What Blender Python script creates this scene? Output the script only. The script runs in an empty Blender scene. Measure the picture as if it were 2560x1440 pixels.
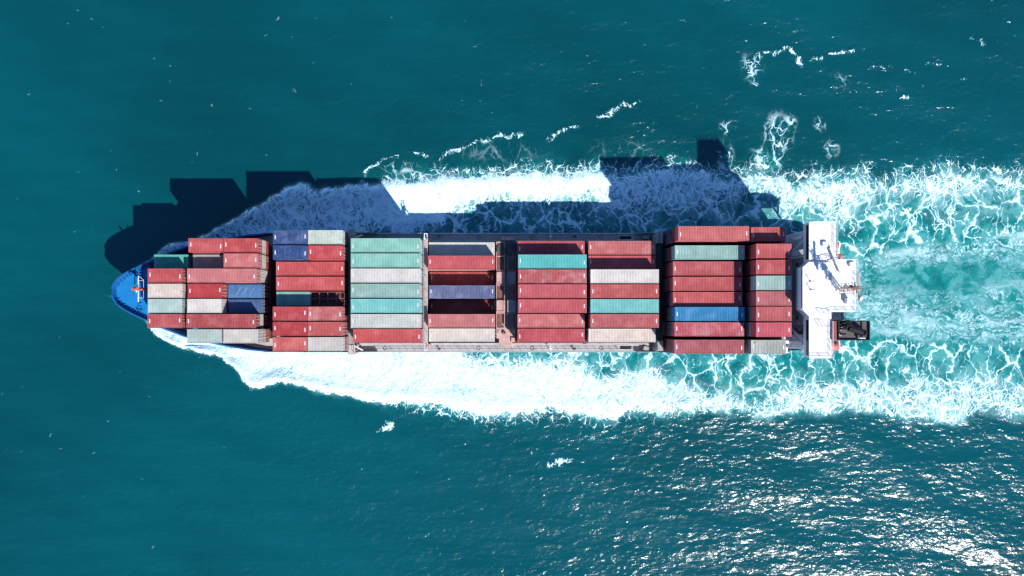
import bpy, math, random
import numpy as np
from mathutils import Vector, Matrix

random.seed(7)
rng = np.random.default_rng(7)
sc = bpy.context.scene
col = sc.collection

# ------------------------------------------------------------------ camera
CAM_H = 155.0                      # a drone hovering 155 m above the sea
cam_d = bpy.data.cameras.new('drone_camera')
cam_d.sensor_width = 36.0
cam_d.lens = 28.0
cam_d.shift_x = 85.0 / 2560.0
cam_d.shift_y = 68.0 / 2560.0
cam_d.clip_start = 1.0
cam_d.clip_end = 20000.0
cam = bpy.data.objects.new('drone_camera', cam_d)
cam.location = (0, 0, CAM_H)
col.objects.link(cam)
sc.camera = cam

# ------------------------------------------------------------------ sky and sun
SUN = Vector((0.60, -0.86, 1.0)).normalized()
SUN_EL = math.asin(SUN.z)
SUN_ROT = math.atan2(SUN.x, SUN.y)
world = bpy.data.worlds.new('World')
sc.world = world
world.use_nodes = True
wn = world.node_tree
wn.nodes.clear()
sky = wn.nodes.new('ShaderNodeTexSky')
sky.sky_type = 'NISHITA'
sky.sun_disc = False
sky.sun_elevation = SUN_EL
sky.sun_rotation = SUN_ROT
sky.air_density = 1.0
sky.dust_density = 0.0
sky.ozone_density = 10.0
bgn = wn.nodes.new('ShaderNodeBackground')
bgn.inputs['Strength'].default_value = 0.088
won = wn.nodes.new('ShaderNodeOutputWorld')
wn.links.new(sky.outputs[0], bgn.inputs[0])
wn.links.new(bgn.outputs[0], won.inputs[0])
sun_d = bpy.data.lights.new('sun', 'SUN')
sun_d.energy = 3.75
sun_d.angle = math.radians(0.8)
sun_d.color = (1.0, 0.955, 0.88)
sun = bpy.data.objects.new('sun', sun_d)
sun.rotation_euler = SUN.to_track_quat('Z', 'Y').to_euler()
sun.location = SUN * 400
col.objects.link(sun)

sc.view_settings.view_transform = 'Standard'
sc.view_settings.look = 'None'
sc.view_settings.exposure = 1.06
sc.view_settings.gamma = 1.0
sc.view_settings.use_curve_mapping = False
sc.render.engine = 'CYCLES'
sc.cycles.use_denoising = True
sc.cycles.max_bounces = 4
sc.cycles.sample_clamp_indirect = 6.0

# ------------------------------------------------------------------ helpers
def lin(c):
    c = c / 255.0
    return c / 12.92 if c <= 0.04045 else ((c + 0.055) / 1.055) ** 2.4

def paint(r, g, b):
    c = (lin(r) / 1.64, lin(g) / 1.80, lin(b) / 2.0)
    l_ = .3*c[0] + .6*c[1] + .1*c[2]
    return tuple(.90*v + .10*l_ for v in c)      # reflectance from the sunlit colour

class MB:
    """collects shapes into one mesh"""
    def __init__(self):
        self.v = []; self.f = []; self.m = []; self.cur = 0
    def _add(self, vs, fs):
        o = len(self.v)
        self.v.extend([tuple(p) for p in vs])
        for f in fs:
            self.f.append(tuple(i + o for i in f)); self.m.append(self.cur)
        return self
    def box(self, x0, x1, y0, y1, z0, z1):
        vs = [(x0,y0,z0),(x1,y0,z0),(x1,y1,z0),(x0,y1,z0),(x0,y0,z1),(x1,y0,z1),(x1,y1,z1),(x0,y1,z1)]
        return self._add(vs, [(3,2,1,0),(4,5,6,7),(0,1,5,4),(1,2,6,5),(2,3,7,6),(3,0,4,7)])
    def bbox(self, x0, x1, y0, y1, z0, z1, b=0.04):
        """box whose top edges and upright edges are chamfered"""
        def ring(x0, x1, y0, y1, z):
            return [(x0+b,y0,z),(x1-b,y0,z),(x1,y0+b,z),(x1,y1-b,z),(x1-b,y1,z),(x0+b,y1,z),(x0,y1-b,z),(x0,y0+b,z)]
        vs = ring(x0,x1,y0,y1,z0) + ring(x0,x1,y0,y1,z1-b) + ring(x0+b,x1-b,y0+b,y1-b,z1)
        fs = [tuple(range(7,-1,-1)), tuple(range(16,24))]
        for k in (0, 8):
            for i in range(8):
                j = (i+1) % 8
                fs.append((k+i, k+j, k+8+j, k+8+i))
        return self._add(vs, fs)
    def prism(self, poly, z0, z1):
        n = len(poly)
        a = sum(poly[i][0]*poly[(i+1)%n][1]-poly[(i+1)%n][0]*poly[i][1] for i in range(n))
        if a < 0: poly = poly[::-1]
        vs = [(x,y,z0) for x,y in poly] + [(x,y,z1) for x,y in poly]
        fs = [tuple(range(n-1,-1,-1)), tuple(range(n,2*n))]
        for i in range(n):
            j = (i+1) % n
            fs.append((i, j, n+j, n+i))
        return self._add(vs, fs)
    def tube(self, p, q, r, n=8, r2=None, caps=True):
        p = Vector(p); q = Vector(q); d = (q-p)
        if d.length < 1e-6: return self
        d.normalize()
        a = d.orthogonal().normalized(); b = d.cross(a)
        r2 = r if r2 is None else r2
        vs = []
        for c, rr in ((p, r), (q, r2)):
            for i in range(n):
                t = 2*math.pi*i/n
                vs.append(c + (a*math.cos(t) + b*math.sin(t))*rr)
        fs = [(i, (i+1)%n, n+(i+1)%n, n+i) for i in range(n)]
        if caps:
            fs += [tuple(range(n-1,-1,-1)), tuple(range(n,2*n))]
        return self._add(vs, fs)
    def path(self, pts, r, n=6):
        for a, b in zip(pts[:-1], pts[1:]): self.tube(a, b, r, n)
        return self
    def ring(self, c, R, r, n=20, m=6, axis='z'):
        vs = []; fs = []
        for i in range(n):
            t = 2*math.pi*i/n
            for j in range(m):
                u = 2*math.pi*j/m
                rr = R + r*math.cos(u)
                p = (rr*math.cos(t), rr*math.sin(t), r*math.sin(u))
                vs.append((c[0]+p[0], c[1]+p[1], c[2]+p[2]))
        for i in range(n):
            for j in range(m):
                fs.append((i*m+j, ((i+1)%n)*m+j, ((i+1)%n)*m+(j+1)%m, i*m+(j+1)%m))
        return self._add(vs, fs)
    def bar(self, p, q, w, h):
        """beam of rectangular section w (sideways) x h (up) between two points"""
        p = Vector(p); q = Vector(q); d = (q-p).normalized()
        s = d.cross(Vector((0,0,1)))
        if s.length < 1e-4: s = Vector((1,0,0))
        s.normalize(); u = s.cross(d)
        vs = []
        for c in (p, q):
            for a, b in ((-1,-1),(1,-1),(1,1),(-1,1)):
                vs.append(c + s*a*w/2 + u*b*h/2)
        return self._add(vs, [(0,1,2,3)[::-1],(4,5,6,7),(0,1,5,4),(1,2,6,5),(2,3,7,6),(3,0,4,7)])
    def mesh(self, name, mats, smooth=False):
        me = bpy.data.meshes.new(name)
        me.from_pydata(self.v, [], self.f)
        for m in mats: me.materials.append(m)
        if len(mats) > 1: me.polygons.foreach_set('material_index', self.m)
        if smooth: me.polygons.foreach_set('use_smooth', [True]*len(me.polygons))
        me.update()
        return me
    def build(self, name, mat, parent=None, smooth=False, fix=False):
        mats = mat if isinstance(mat, (list, tuple)) else [mat]
        me = self.mesh(name, mats, smooth)
        if fix:
            import bmesh
            bm = bmesh.new(); bm.from_mesh(me)
            bmesh.ops.recalc_face_normals(bm, faces=bm.faces); bm.to_mesh(me); bm.free()
        return link(name, me, parent)

def link(name, me, parent=None):
    o = bpy.data.objects.new(name, me)
    col.objects.link(o)
    if parent is not None: o.parent = parent
    return o

def empty(name, loc=(0,0,0)):
    o = bpy.data.objects.new(name, None)
    o.empty_display_size = 0.5
    o.location = loc
    col.objects.link(o)
    return o

def tag(o, label, cat, group=None):
    o['label'] = label; o['category'] = cat
    if group: o['group'] = group
    return o

# ------------------------------------------------------------------ node helpers
class NT:
    def __init__(self, name):
        self.mat = bpy.data.materials.new(name)
        self.mat.use_nodes = True
        self.t = self.mat.node_tree
        self.t.nodes.clear()
        self.out = self.t.nodes.new('ShaderNodeOutputMaterial')
    def node(self, typ, **kw):
        n = self.t.nodes.new(typ)
        for k, v in kw.items(): setattr(n, k, v)
        return n
    def set(self, sock, v):
        if hasattr(v, 'default_value') and hasattr(v, 'is_linked'): self.t.links.new(v, sock)
        elif isinstance(v, (tuple, list)) and len(v) == 3 and sock.type == 'RGBA': sock.default_value = (*v, 1)
        else: sock.default_value = v
    def m(self, op, a, b=None, c=None, clamp=False):
        n = self.node('ShaderNodeMath', operation=op, use_clamp=clamp)
        self.set(n.inputs[0], a)
        if b is not None: self.set(n.inputs[1], b)
        if c is not None: self.set(n.inputs[2], c)
        return n.outputs[0]
    def ss(self, x, a, b, lo=0.0, hi=1.0):
        n = self.node('ShaderNodeMapRange', interpolation_type='SMOOTHSTEP')
        self.set(n.inputs['Value'], x)
        self.set(n.inputs['From Min'], a); self.set(n.inputs['From Max'], b)
        self.set(n.inputs['To Min'], lo); self.set(n.inputs['To Max'], hi)
        return n.outputs[0]
    def mix(self, f, a, b, typ='MIX'):
        n = self.node('ShaderNodeMix', data_type='RGBA', blend_type=typ)
        self.set(n.inputs[0], f); self.set(n.inputs[6], a); self.set(n.inputs[7], b)
        return n.outputs[2]
    def noise(self, vec, scale, detail=3.0, rough=0.5, dim='3D', dist=0.0, typ='FBM', lac=2.0):
        n = self.node('ShaderNodeTexNoise', noise_dimensions=dim)
        n.noise_type = typ
        if vec is not None: self.set(n.inputs['Vector'], vec)
        self.set(n.inputs['Scale'], scale); self.set(n.inputs['Detail'], detail)
        self.set(n.inputs['Roughness'], rough); self.set(n.inputs['Distortion'], dist)
        self.set(n.inputs['Lacunarity'], lac)
        return n.outputs
    def voro(self, vec, scale, feat='DISTANCE_TO_EDGE', dim='2D', rnd=1.0):
        n = self.node('ShaderNodeTexVoronoi', voronoi_dimensions=dim, feature=feat)
        self.set(n.inputs['Vector'], vec); self.set(n.inputs['Scale'], scale)
        self.set(n.inputs['Randomness'], rnd)
        return n.outputs
    def map(self, vec, loc=(0,0,0), rot=(0,0,0), scale=(1,1,1)):
        n = self.node('ShaderNodeMapping')
        self.set(n.inputs[0], vec)
        self.set(n.inputs[1], loc); n.inputs[2].default_value = rot; n.inputs[3].default_value = scale
        return n.outputs[0]
    def vm(self, op, a, b=None, s=None):
        n = self.node('ShaderNodeVectorMath', operation=op)
        self.set(n.inputs[0], a)
        if b is not None: self.set(n.inputs[1], b)
        if s is not None: self.set(n.inputs['Scale'], s)
        return n.outputs[0]
    def bsdf(self, base, rough=0.5, metal=0.0, normal=None, ior=None, spec=None):
        n = self.node('ShaderNodeBsdfPrincipled')
        self.set(n.inputs['Base Color'], base); self.set(n.inputs['Roughness'], rough)
        self.set(n.inputs['Metallic'], metal)
        if normal is not None: self.set(n.inputs['Normal'], normal)
        if ior is not None: self.set(n.inputs['IOR'], ior)
        if spec is not None: self.set(n.inputs['Specular IOR Level'], spec)
        return n.outputs[0]
    def bump(self, h, dist=1.0, strength=1.0, normal=None):
        n = self.node('ShaderNodeBump')
        self.set(n.inputs['Height'], h); self.set(n.inputs['Distance'], dist); self.set(n.inputs['Strength'], strength)
        if normal is not None: self.set(n.inputs['Normal'], normal)
        return n.outputs[0]
    def end(self, sh):
        self.t.links.new(sh, self.out.inputs[0]); return self.mat

def painted(name, rgb, rough=0.5, var=0.18, rust=0.0, scale=0.8, spots=None, metal=0.0):
    """weathered paint: slow colour drift, grime, a little rust"""
    n = NT(name)
    g = n.node('ShaderNodeTexCoord').outputs['Object']
    a = n.noise(g, scale, 5, 0.6)[0]
    b = n.noise(g, scale*6, 4, 0.65)[0]
    k = n.m('ADD', n.ss(a, 0.3, 0.7, 1-var, 1+var*0.6), n.ss(b, 0.35, 0.7, -var*0.5, var*0.35))
    c = n.vm('SCALE', rgb, s=k)
    if rust > 0:
        r = n.noise(g, scale*2.3, 8, 0.7, dist=0.6)[0]
        c = n.mix(n.ss(r, 0.72-rust*0.3, 0.80-rust*0.25), c, (0.17, 0.07, 0.035))
    if spots:
        r = n.noise(g, scale*9, 3, 0.6)[0]
        c = n.mix(n.ss(r, 0.66, 0.74, 0, 0.5), c, spots)
    return n.end(n.bsdf(c, rough, metal, n.bump(b, 0.01, 0.5), spec=0.3))

# container paint: the object's own colour, faded, streaked and scuffed; alpha = how worn
def make_container_paint():
    n = NT('container_paint')
    oi = n.node('ShaderNodeObjectInfo')
    tc = n.node('ShaderNodeTexCoord').outputs['Object']
    off = n.vm('SCALE', (37.0, 91.0, 13.0), s=oi.outputs['Random'])
    p = n.vm('ADD', tc, off)
    wear = oi.outputs['Alpha']
    base = oi.outputs['Color']
    big = n.noise(p, 0.45, 4, 0.6)[0]
    mid = n.noise(p, 2.4, 5, 0.65)[0]
    streak = n.noise(n.map(p, scale=(3.2, 0.35, 0.5)), 1.6, 4, 0.6)[0]
    fine = n.noise(p, 11.0, 4, 0.7)[0]
    k = n.m('ADD', n.ss(big, 0.3, 0.7, 0.90, 1.08), n.ss(mid, 0.3, 0.72, -0.07, 0.06))
    k = n.m('ADD', k, n.ss(streak, 0.3, 0.72, -0.10, 0.08))
    c = n.vm('SCALE', base, s=k)
    # sun-bleached patches
    c = n.mix(n.m('MULTIPLY', n.ss(big, 0.45, 0.72), n.m('MULTIPLY', wear, 0.5)), c, n.mix(0.5, base, (0.62, 0.60, 0.60)))
    # grime in streaks across the roof
    dirt = n.m('MULTIPLY', n.ss(streak, 0.52, 0.64), n.ss(mid, 0.40, 0.58))
    c = n.mix(n.m('MULTIPLY', dirt, n.m('MULTIPLY_ADD', wear, 1.0, 0.12)), c, (0.16, 0.14, 0.13))
    # chips and scratches down to pale primer / rust
    chip = n.ss(fine, n.m('MULTIPLY_ADD', wear, -0.10, 0.73), n.m('MULTIPLY_ADD', wear, -0.09, 0.79))
    c = n.mix(n.m('MULTIPLY', chip, 0.6), c, n.mix(n.ss(mid, 0.45, 0.55), (0.55, 0.48, 0.45), (0.14, 0.06, 0.04)))
    rustn = n.noise(p, 1.3, 8, 0.72, dist=0.8)[0]
    c = n.mix(n.m('MULTIPLY', n.ss(rustn, 0.66, 0.74), n.m('MULTIPLY', wear, 0.8)), c, (0.16, 0.055, 0.03))
    return n.end(n.bsdf(c, n.ss(mid, 0.3, 0.7, 0.5, 0.7), 0, n.bump(fine, 0.01, 0.4), spec=0.25))

MC = make_container_paint()
M_WHITE = painted('bridge_white_paint', (0.66, 0.66, 0.66), 0.5, 0.10, 0.02, 0.6)
M_RAIL = painted('rail_white_paint', (0.66, 0.66, 0.67), 0.5, 0.08, 0.0)
M_MARK = painted('white_marking', (0.60, 0.58, 0.57), 0.55, 0.12)
M_HULL = painted('hull_blue_paint', (0.006, 0.09, 0.27), 0.5, 0.15, 0.02)
M_BLUEDECK = painted('forecastle_blue_deck_paint', (0.003, 0.15, 0.40), 0.6, 0.10, 0.0, 0.6, spots=(0.02, 0.19, 0.36))
M_DECK = painted('grey_deck_paint', (0.335, 0.325, 0.325), 0.65, 0.14, 0.03, 0.5)
M_COAM = painted('coaming_cream_paint', (0.37, 0.33, 0.32), 0.6, 0.16, 0.05)
M_HATCH = painted('hatch_dark_red', (0.10, 0.030, 0.028), 0.6, 0.25, 0.1)
M_PINK = painted('lashing_pink_primer', (0.44, 0.27, 0.24), 0.6, 0.18, 0.06, 1.2)
M_RUSTRED = painted('rust_red_grating', (0.17, 0.065, 0.06), 0.7, 0.3, 0.1, 1.5)
M_LGREY = painted('lashing_grey', (0.28, 0.275, 0.275), 0.55, 0.18, 0.03, 1.0)
M_CREAM = painted('lashing_cream', (0.42, 0.37, 0.35), 0.55, 0.15, 0.04, 1.0)
M_DGREY = painted('dark_grey_paint', (0.055, 0.055, 0.06), 0.55, 0.2, 0.0)
M_BLACK = painted('soot_and_opening_black', (0.012, 0.011, 0.012), 0.55, 0.3, 0.0)  # soot, and the painted dark of the stair openings
M_FUNGREY = painted('sooty_funnel_top', (0.085, 0.072, 0.076), 0.7, 0.3, 0.0, 1.2)
M_FUNRED = painted('funnel_red_paint', (0.30, 0.065, 0.07), 0.5, 0.15, 0.02)
M_ORANGE = painted('lifeboat_orange', (0.45, 0.10, 0.075), 0.4, 0.12)
M_MASTRED = painted('foremast_red', (0.45, 0.11, 0.09), 0.5, 0.15)
M_MASTTAN = painted('radar_mast_buff', (0.46, 0.32, 0.25), 0.5, 0.15, 0.05, 1.5)
M_STEEL = painted('galvanised_steel', (0.42, 0.44, 0.46), 0.35, 0.1, 0.0, 1.0, metal=0.6)
M_GLASS = NT('bridge_window_glass'); M_GLASS = M_GLASS.end(M_GLASS.bsdf((0.012, 0.016, 0.02), 0.06, ior=1.5))
M_TARPB = painted('blue_tarpaulin', (0.05, 0.13, 0.28), 0.5, 0.22, 0.0, 1.2, spots=(0.32, 0.42, 0.60))
M_TARPG = painted('slate_blue_tarpaulin', (0.115, 0.16, 0.33), 0.55, 0.25, 0.0, 1.0, spots=(0.28, 0.34, 0.36))
M_TARPN = painted('navy_tarpaulin', (0.05, 0.09, 0.20), 0.5, 0.18, 0.0, 1.0)
M_SCRAP = painted('scrap_metal_load', (0.16, 0.08, 0.075), 0.7, 0.5, 0.2, 3.0)
M_TEALP = painted('teal_deck_pool', (0.01, 0.22, 0.24), 0.4, 0.15)

# ------------------------------------------------------------------ sea
F_PX = 1991.0
def S(z): return F_PX / (CAM_H - z)          # survey scale of the photograph at height z
NX, NY = 1195.0, 788.0
def wx(px, z): return (px - NX) / S(z)
def wy(py, z): return (NY - py) / S(z)
CL = 4.28                                   # the ship's centreline

def grow(a, b, step, far, n):
    core = np.arange(a, b + 1e-6, step)
    g = np.geomspace(1.0, far, n)
    g = (g - 1.0)
    return np.concatenate([a - g[::-1][:-1] - step, core, core[-1] + step + g[1:]])

def vnoise(X, Y, sc_, seed):
    """smooth value noise"""
    r = np.random.default_rng(seed)
    T = r.random((256, 256))
    u = X * sc_; v = Y * sc_
    i = np.floor(u).astype(int); j = np.floor(v).astype(int)
    fu = u - i; fv = v - j
    fu = fu*fu*(3-2*fu); fv = fv*fv*(3-2*fv)
    i &= 255; j &= 255; i1 = (i+1) & 255; j1 = (j+1) & 255
    return (T[i,j]*(1-fu)*(1-fv) + T[i1,j]*fu*(1-fv) + T[i,j1]*(1-fu)*fv + T[i1,j1]*fu*fv)

def fbm(X, Y, sc_, seed, o=4):
    t = 0; a = 1; s = 0
    for k in range(o):
        t = t + a*vnoise(X, Y, sc_*2**k, seed+k); s += a; a *= 0.55
    return t/s

def sstep(x, a, b):
    t = np.clip((x-a)/(b-a), 0, 1); return t*t*(3-2*t)

def seg_dist(PX, PY, pts):
    d = np.full(PX.shape, 1e9)
    for (x0,y0),(x1,y1) in zip(pts[:-1], pts[1:]):
        vx, vy = x1-x0, y1-y0
        L = vx*vx+vy*vy
        t = np.clip(((PX-x0)*vx+(PY-y0)*vy)/max(L,1e-6), 0, 1)
        d = np.minimum(d, np.hypot(PX-x0-t*vx, PY-y0-t*vy))
    return d

def build_sea():
    xs = grow(-112.0, 126.0, 0.36, 6000.0, 34)
    ys = grow(-74.0, 82.0, 0.36, 6000.0, 34)
    X, Y = np.meshgrid(xs, ys, indexing='xy')
    # swell and chop (metres)
    Z = np.zeros_like(X)
    for (lam, ang, amp, ph) in ((26, 66, .15, .3), (17, 58, .11, 1.7), (11.5, 74, .08, 4.0), (8.3, 48, .05, 2.2), (6.1, 70, .035, 5.1), (4.7, 92, .022, .9)):
        a = math.radians(ang); k = 2*math.pi/lam
        w = (X*math.cos(a) + Y*math.sin(a))*k + ph + 2.2*(fbm(X, Y, 0.03, int(lam*10), 3) - .5)*2
        Z += amp*np.sin(w)
    fade = np.exp(-(np.maximum(0, np.abs(X)-130)/200)**2 - (np.maximum(0, np.abs(Y)-90)/200)**2)
    # survey coordinates of the foam edges, measured on the sea surface
    PX = NX + X*S(0); PY = NY - Y*S(0)
    wob = (fbm(X, Y, 0.22, 11, 4)-.5)*36 + (fbm(X, Y, 0.8, 12, 3)-.5)*16
    so = np.array([(330,775),(345,793),(365,803),(385,838),(410,852),(440,868),(500,886),(540,893),(585,925),(610,950),(625,968),(650,970),(682,962),(730,966),(800,983),(900,1003),(960,1018),(1000,1012),(1100,1026),(1200,1036),(1300,1040),(1400,1036),(1480,1046),(1540,1058),(1565,1038),(1650,1046),(1750,1036),(1850,1040),(1930,1058),(2000,1038),(2100,1042),(2200,1036),(2300,1062),(2400,1066),(2450,1038),(2560,1056),(2760,1050)])
    no = np.array([(330,690),(345,664),(385,638),(420,611),(470,600),(520,580),(560,556),(600,540),(640,510),(680,482),(720,465),(760,453),(800,464),(860,455),(920,450),(960,446),(1050,440),(1140,431),(1200,426),(1300,425),(1400,424),(1500,418),(1560,432),(1660,408),(1750,414),(1820,440),(1850,430),(1900,408),(1950,424),(1990,452),(2040,430),(2100,432),(2150,424),(2215,446),(2250,436),(2300,424),(2370,408),(2410,424),(2440,416),(2500,428),(2560,420),(2760,420)])
    hx = np.array([330,366,401,470,570,682,780,2045,2140,2900])
    hs = np.interp(PX, hx, [745,785,800,818,845,868,876,876,868,860])
    hn = np.interp(PX, hx, [705,665,650,640,615,597,590,590,600,605])
    ySo = np.interp(PX, so[:,0], so[:,1]); yNo = np.interp(PX, no[:,0], no[:,1])
    on = sstep(PX, 332, 350)
    amp = np.interp(PX, [330, 420, 600, 1000], [.15, .35, .7, 1.0])
    dS = ySo - PY + wob*amp                 # >0 inside the wake, from its outer edge
    dN = PY - yNo + wob*amp
    uS = (PY-hs)/np.maximum(ySo-hs, 1)      # 0 at the hull, 1 at the outer edge
    uN = (hn-PY)/np.maximum(hn-yNo, 1)
    soft = np.interp(PX, [330, 700, 1200, 2560], [8, 14, 26, 34])
    inS = sstep(dS, -soft*.3, soft)*(PY > 730)*on
    inN = sstep(dN, -soft*.3, soft)*(PY <= 730)*on
    lump = fbm(X*1.0, Y*.55, 0.10, 31, 4)
    # solid foam
    inner_s = np.interp(PX, [900, 1050, 1300, 1500, 1900, 2300, 2560], [-.35, -.06, .20, .35, .50, .56, .54])
    inner_n = np.interp(PX, [900, 1060, 1300, 1560, 1800, 1880, 2560], [-.3, .12, .34, .44, .40, .55, .62])
    ampS = np.interp(PX, [330, 1100, 1500, 1900, 2560], [1.08, 1.08, .90, .68, .55])
    ampN = np.interp(PX, [330, 560, 900, 980, 1480, 1540, 1850, 1990, 2560], [.80, .66, .74, .96, .98, .70, .62, .70, .56])
    DS = sstep(uS + (lump-.5)*1.0, inner_s-.25, inner_s+.30)*inS*ampS
    DN = sstep(uN + (lump-.5)*1.0, inner_n-.25, inner_n+.30)*inN*ampN
    D = np.maximum(DS, DN)
    Veil = np.clip(np.maximum(sstep(uS+(lump-.5)*.9, inner_s-.28, inner_s+.3)*inS*np.interp(PX,[900,2560],[1.,.75]), sstep(uN+(lump-.5)*.9, inner_n-.4, inner_n+.25)*inN*.8), 0, 1)
    # the turbulent water behind the stern
    wt = np.interp(PX, [2050, 2130, 2300, 2560, 2800], [660, 632, 604, 570, 545])
    wb = np.interp(PX, [2050, 2180, 2300, 2560, 2800], [800, 846, 872, 890, 900])
    won_ = sstep(PX, 2040, 2110)
    inW = sstep(PY-wt + wob*.8, 0, 26)*sstep(wb-PY + wob*.8, 0, 26)*won_
    mid = np.exp(-((PX-2340)/190)**2 - ((PY-690)/45)**2)
    edge_t = np.exp(-((PY-wt-26)/34)**2); edge_b = np.exp(-((PY-wb+66)/58)**2)
    Fm = inW*np.clip((.42 + .34*edge_t + .28*edge_b - .22*mid) + .30*(fbm(X, Y, .07, 83, 3)-.5), 0, 1)
    blob = np.exp(-((PX-2490)/55)**2 - ((PY-745)/38)**2)
    Fm = np.maximum(Fm, .80*blob*(PX > 2000))
    # laced foam
    D *= (1-inW); Veil *= (1-inW)
    inside = np.maximum(inS, inN)*(1-inW)
    ac = np.where(PY > 730, 1 - np.exp(-np.maximum(0, PX-900)/200.0), 1 - np.exp(-np.maximum(0, PX-520)/260.0))
    L = inside*np.clip(ac, 0, 1)*np.interp(PX, [900, 1500, 2560], [.75, .9, .95])
    # wave-crest fringe outside the wake, whitecaps and drifting foam
    frS = np.exp(-np.maximum(0, -dS)/ (16+26*lump))*(PY > 730)*sstep(PX, 700, 1150)*sstep(PX, 2700, 1000)
    frN = np.exp(-np.maximum(0, -dN)/ (14+26*lump))*(PY <= 730)*sstep(PX, 860, 1000)
    fr = np.maximum(frS, frN)*(1-np.maximum(inS, inN))*(1-inW)
    W = np.zeros_like(X)
    def streak(pts, w, a):
        nonlocal W
        d = seg_dist(PX + (fbm(X, Y, .5, 41, 3)-.5)*30, PY + (fbm(X, Y, .5, 45, 3)-.5)*30, pts)
        W = np.maximum(W, (a-.10)*np.exp(-(d/(w*.85))**2)*(.72+.56*fbm(X, Y, .45, 47, 2)))
    for pts, w, a in (
        ([(905,436),(940,406),(992,394)], 7, .66), ([(1035,376),(1066,388)], 8, .68), ([(1100,396),(1180,360),(1250,342),(1302,330)], 8, .62),
        ([(1370,350),(1410,325),(1452,318)], 7, .62), ([(1500,292),(1560,262),(1602,250)], 8, .55), ([(1560,420),(1640,300)], 6, .40),
        ([(1868,160),(1884,190),(1892,205)], 15, .70), ([(1884,160),(1910,140)], 13, .60), ([(1920,132),(1945,128),(1972,120),(1998,138),(2003,165)], 9, .62),
        ([(2030,152),(2058,146)], 8, .70), ([(2080,130),(2132,132)], 8, .66), ([(2180,166),(2232,164)], 6, .56), ([(2270,180),(2284,182)], 6, .6),
        ([(2310,162),(2350,160)], 5, .5), ([(2255,238),(2272,238)], 5, .6), ([(2430,98),(2460,106)], 5, .55), ([(2505,44),(2520,48)], 5, .6), ([(2500,100),(2520,106)], 5, .5),
        ([(1815,395),(1830,370)], 9, .55), ([(950,1072),(985,1064)], 9, .66), ([(1370,1165),(1424,1154)], 10, .68), ([(1462,1098),(1492,1094)], 8, .5),
        ([(1330,1128),(1352,1118)], 7, .5), ([(2406,200),(2420,196)], 4, .5)):
        streak(pts, w, a)
    V = np.zeros_like(X)
    for cx, cy, rx, ry, a in ((1945,335,36,50,.85),(1920,395,44,34,.8),(1818,318,22,18,.7),(1812,392,22,40,.75),(2050,310,18,20,.65),(2078,372,22,26,.6),(1975,305,18,24,.6),(2100,205,26,26,.45),(2240,210,16,22,.5),(1880,165,30,44,.55),(1000,420,70,20,.5),(1560,375,120,40,.28),(1250,380,160,36,.3)):
        V = np.maximum(V, a*np.exp(-((PX-cx)/rx)**2 - ((PY-cy)/ry)**2))
    # aerated water
    A = np.clip(inside*np.interp(PX, [330, 900, 1300, 2560], [.5, .75, .95, .90])*(.70+.55*lump) + inW*(1.15-.10*mid) + .45*fr + .35*W + .2*V, 0, 1)
    D = np.maximum(D, np.maximum(fr*.50, W))
    # the breaking bow wave stands proud of the sea
    crest = np.exp(-((uS-.86)/.22)**2)*inS + np.exp(-((uN-.82)/.22)**2)*inN
    hgt = np.interp(PX, [330, 420, 700, 1100, 1800, 2700], [.0, .6, 1.0, .6, .3, .15])
    Z = .8*Z*(1-.55*np.clip(inside+inW, 0, 1))*fade
    Z += crest*hgt + D*(.18 + .5*(fbm(X, Y, .5, 61, 4)-.5)) + Fm*.12*(fbm(X, Y, .9, 71, 3)-.5)
    near = (np.abs(Y-CL) < 10.5) & (X > -57) & (X < 64)
    Z = np.where(near, np.minimum(Z, -.05), Z)
    ny, nx = X.shape
    co = np.stack([X, Y, Z], -1).reshape(-1, 3)
    idx = np.arange(nx*ny).reshape(ny, nx)
    q = np.stack([idx[:-1,:-1], idx[:-1,1:], idx[1:,1:], idx[1:,:-1]], -1).reshape(-1, 4)
    me = bpy.data.meshes.new('sea')
    me.vertices.add(len(co)); me.vertices.foreach_set('co', co.astype(np.float32).ravel())
    me.loops.add(q.size); me.loops.foreach_set('vertex_index', q.astype(np.int32).ravel())
    me.polygons.add(len(q))
    me.polygons.foreach_set('loop_start', (np.arange(len(q))*4).astype(np.int32))
    me.polygons.foreach_set('loop_total', np.full(len(q), 4, np.int32))
    me.polygons.foreach_set('use_smooth', np.ones(len(q), bool))
    me.update(calc_edges=True)
    for nm, arr in (('solid_foam', D), ('laced_foam', np.maximum(L, V)), ('churned', Fm), ('aeration', A), ('veil', Veil)):
        at = me.attributes.new(nm, 'FLOAT', 'POINT')
        at.data.foreach_set('value', np.ascontiguousarray(arr, dtype=np.float32).ravel())
    o = link('sea', me)
    o['kind'] = 'structure'
    return o

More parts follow.
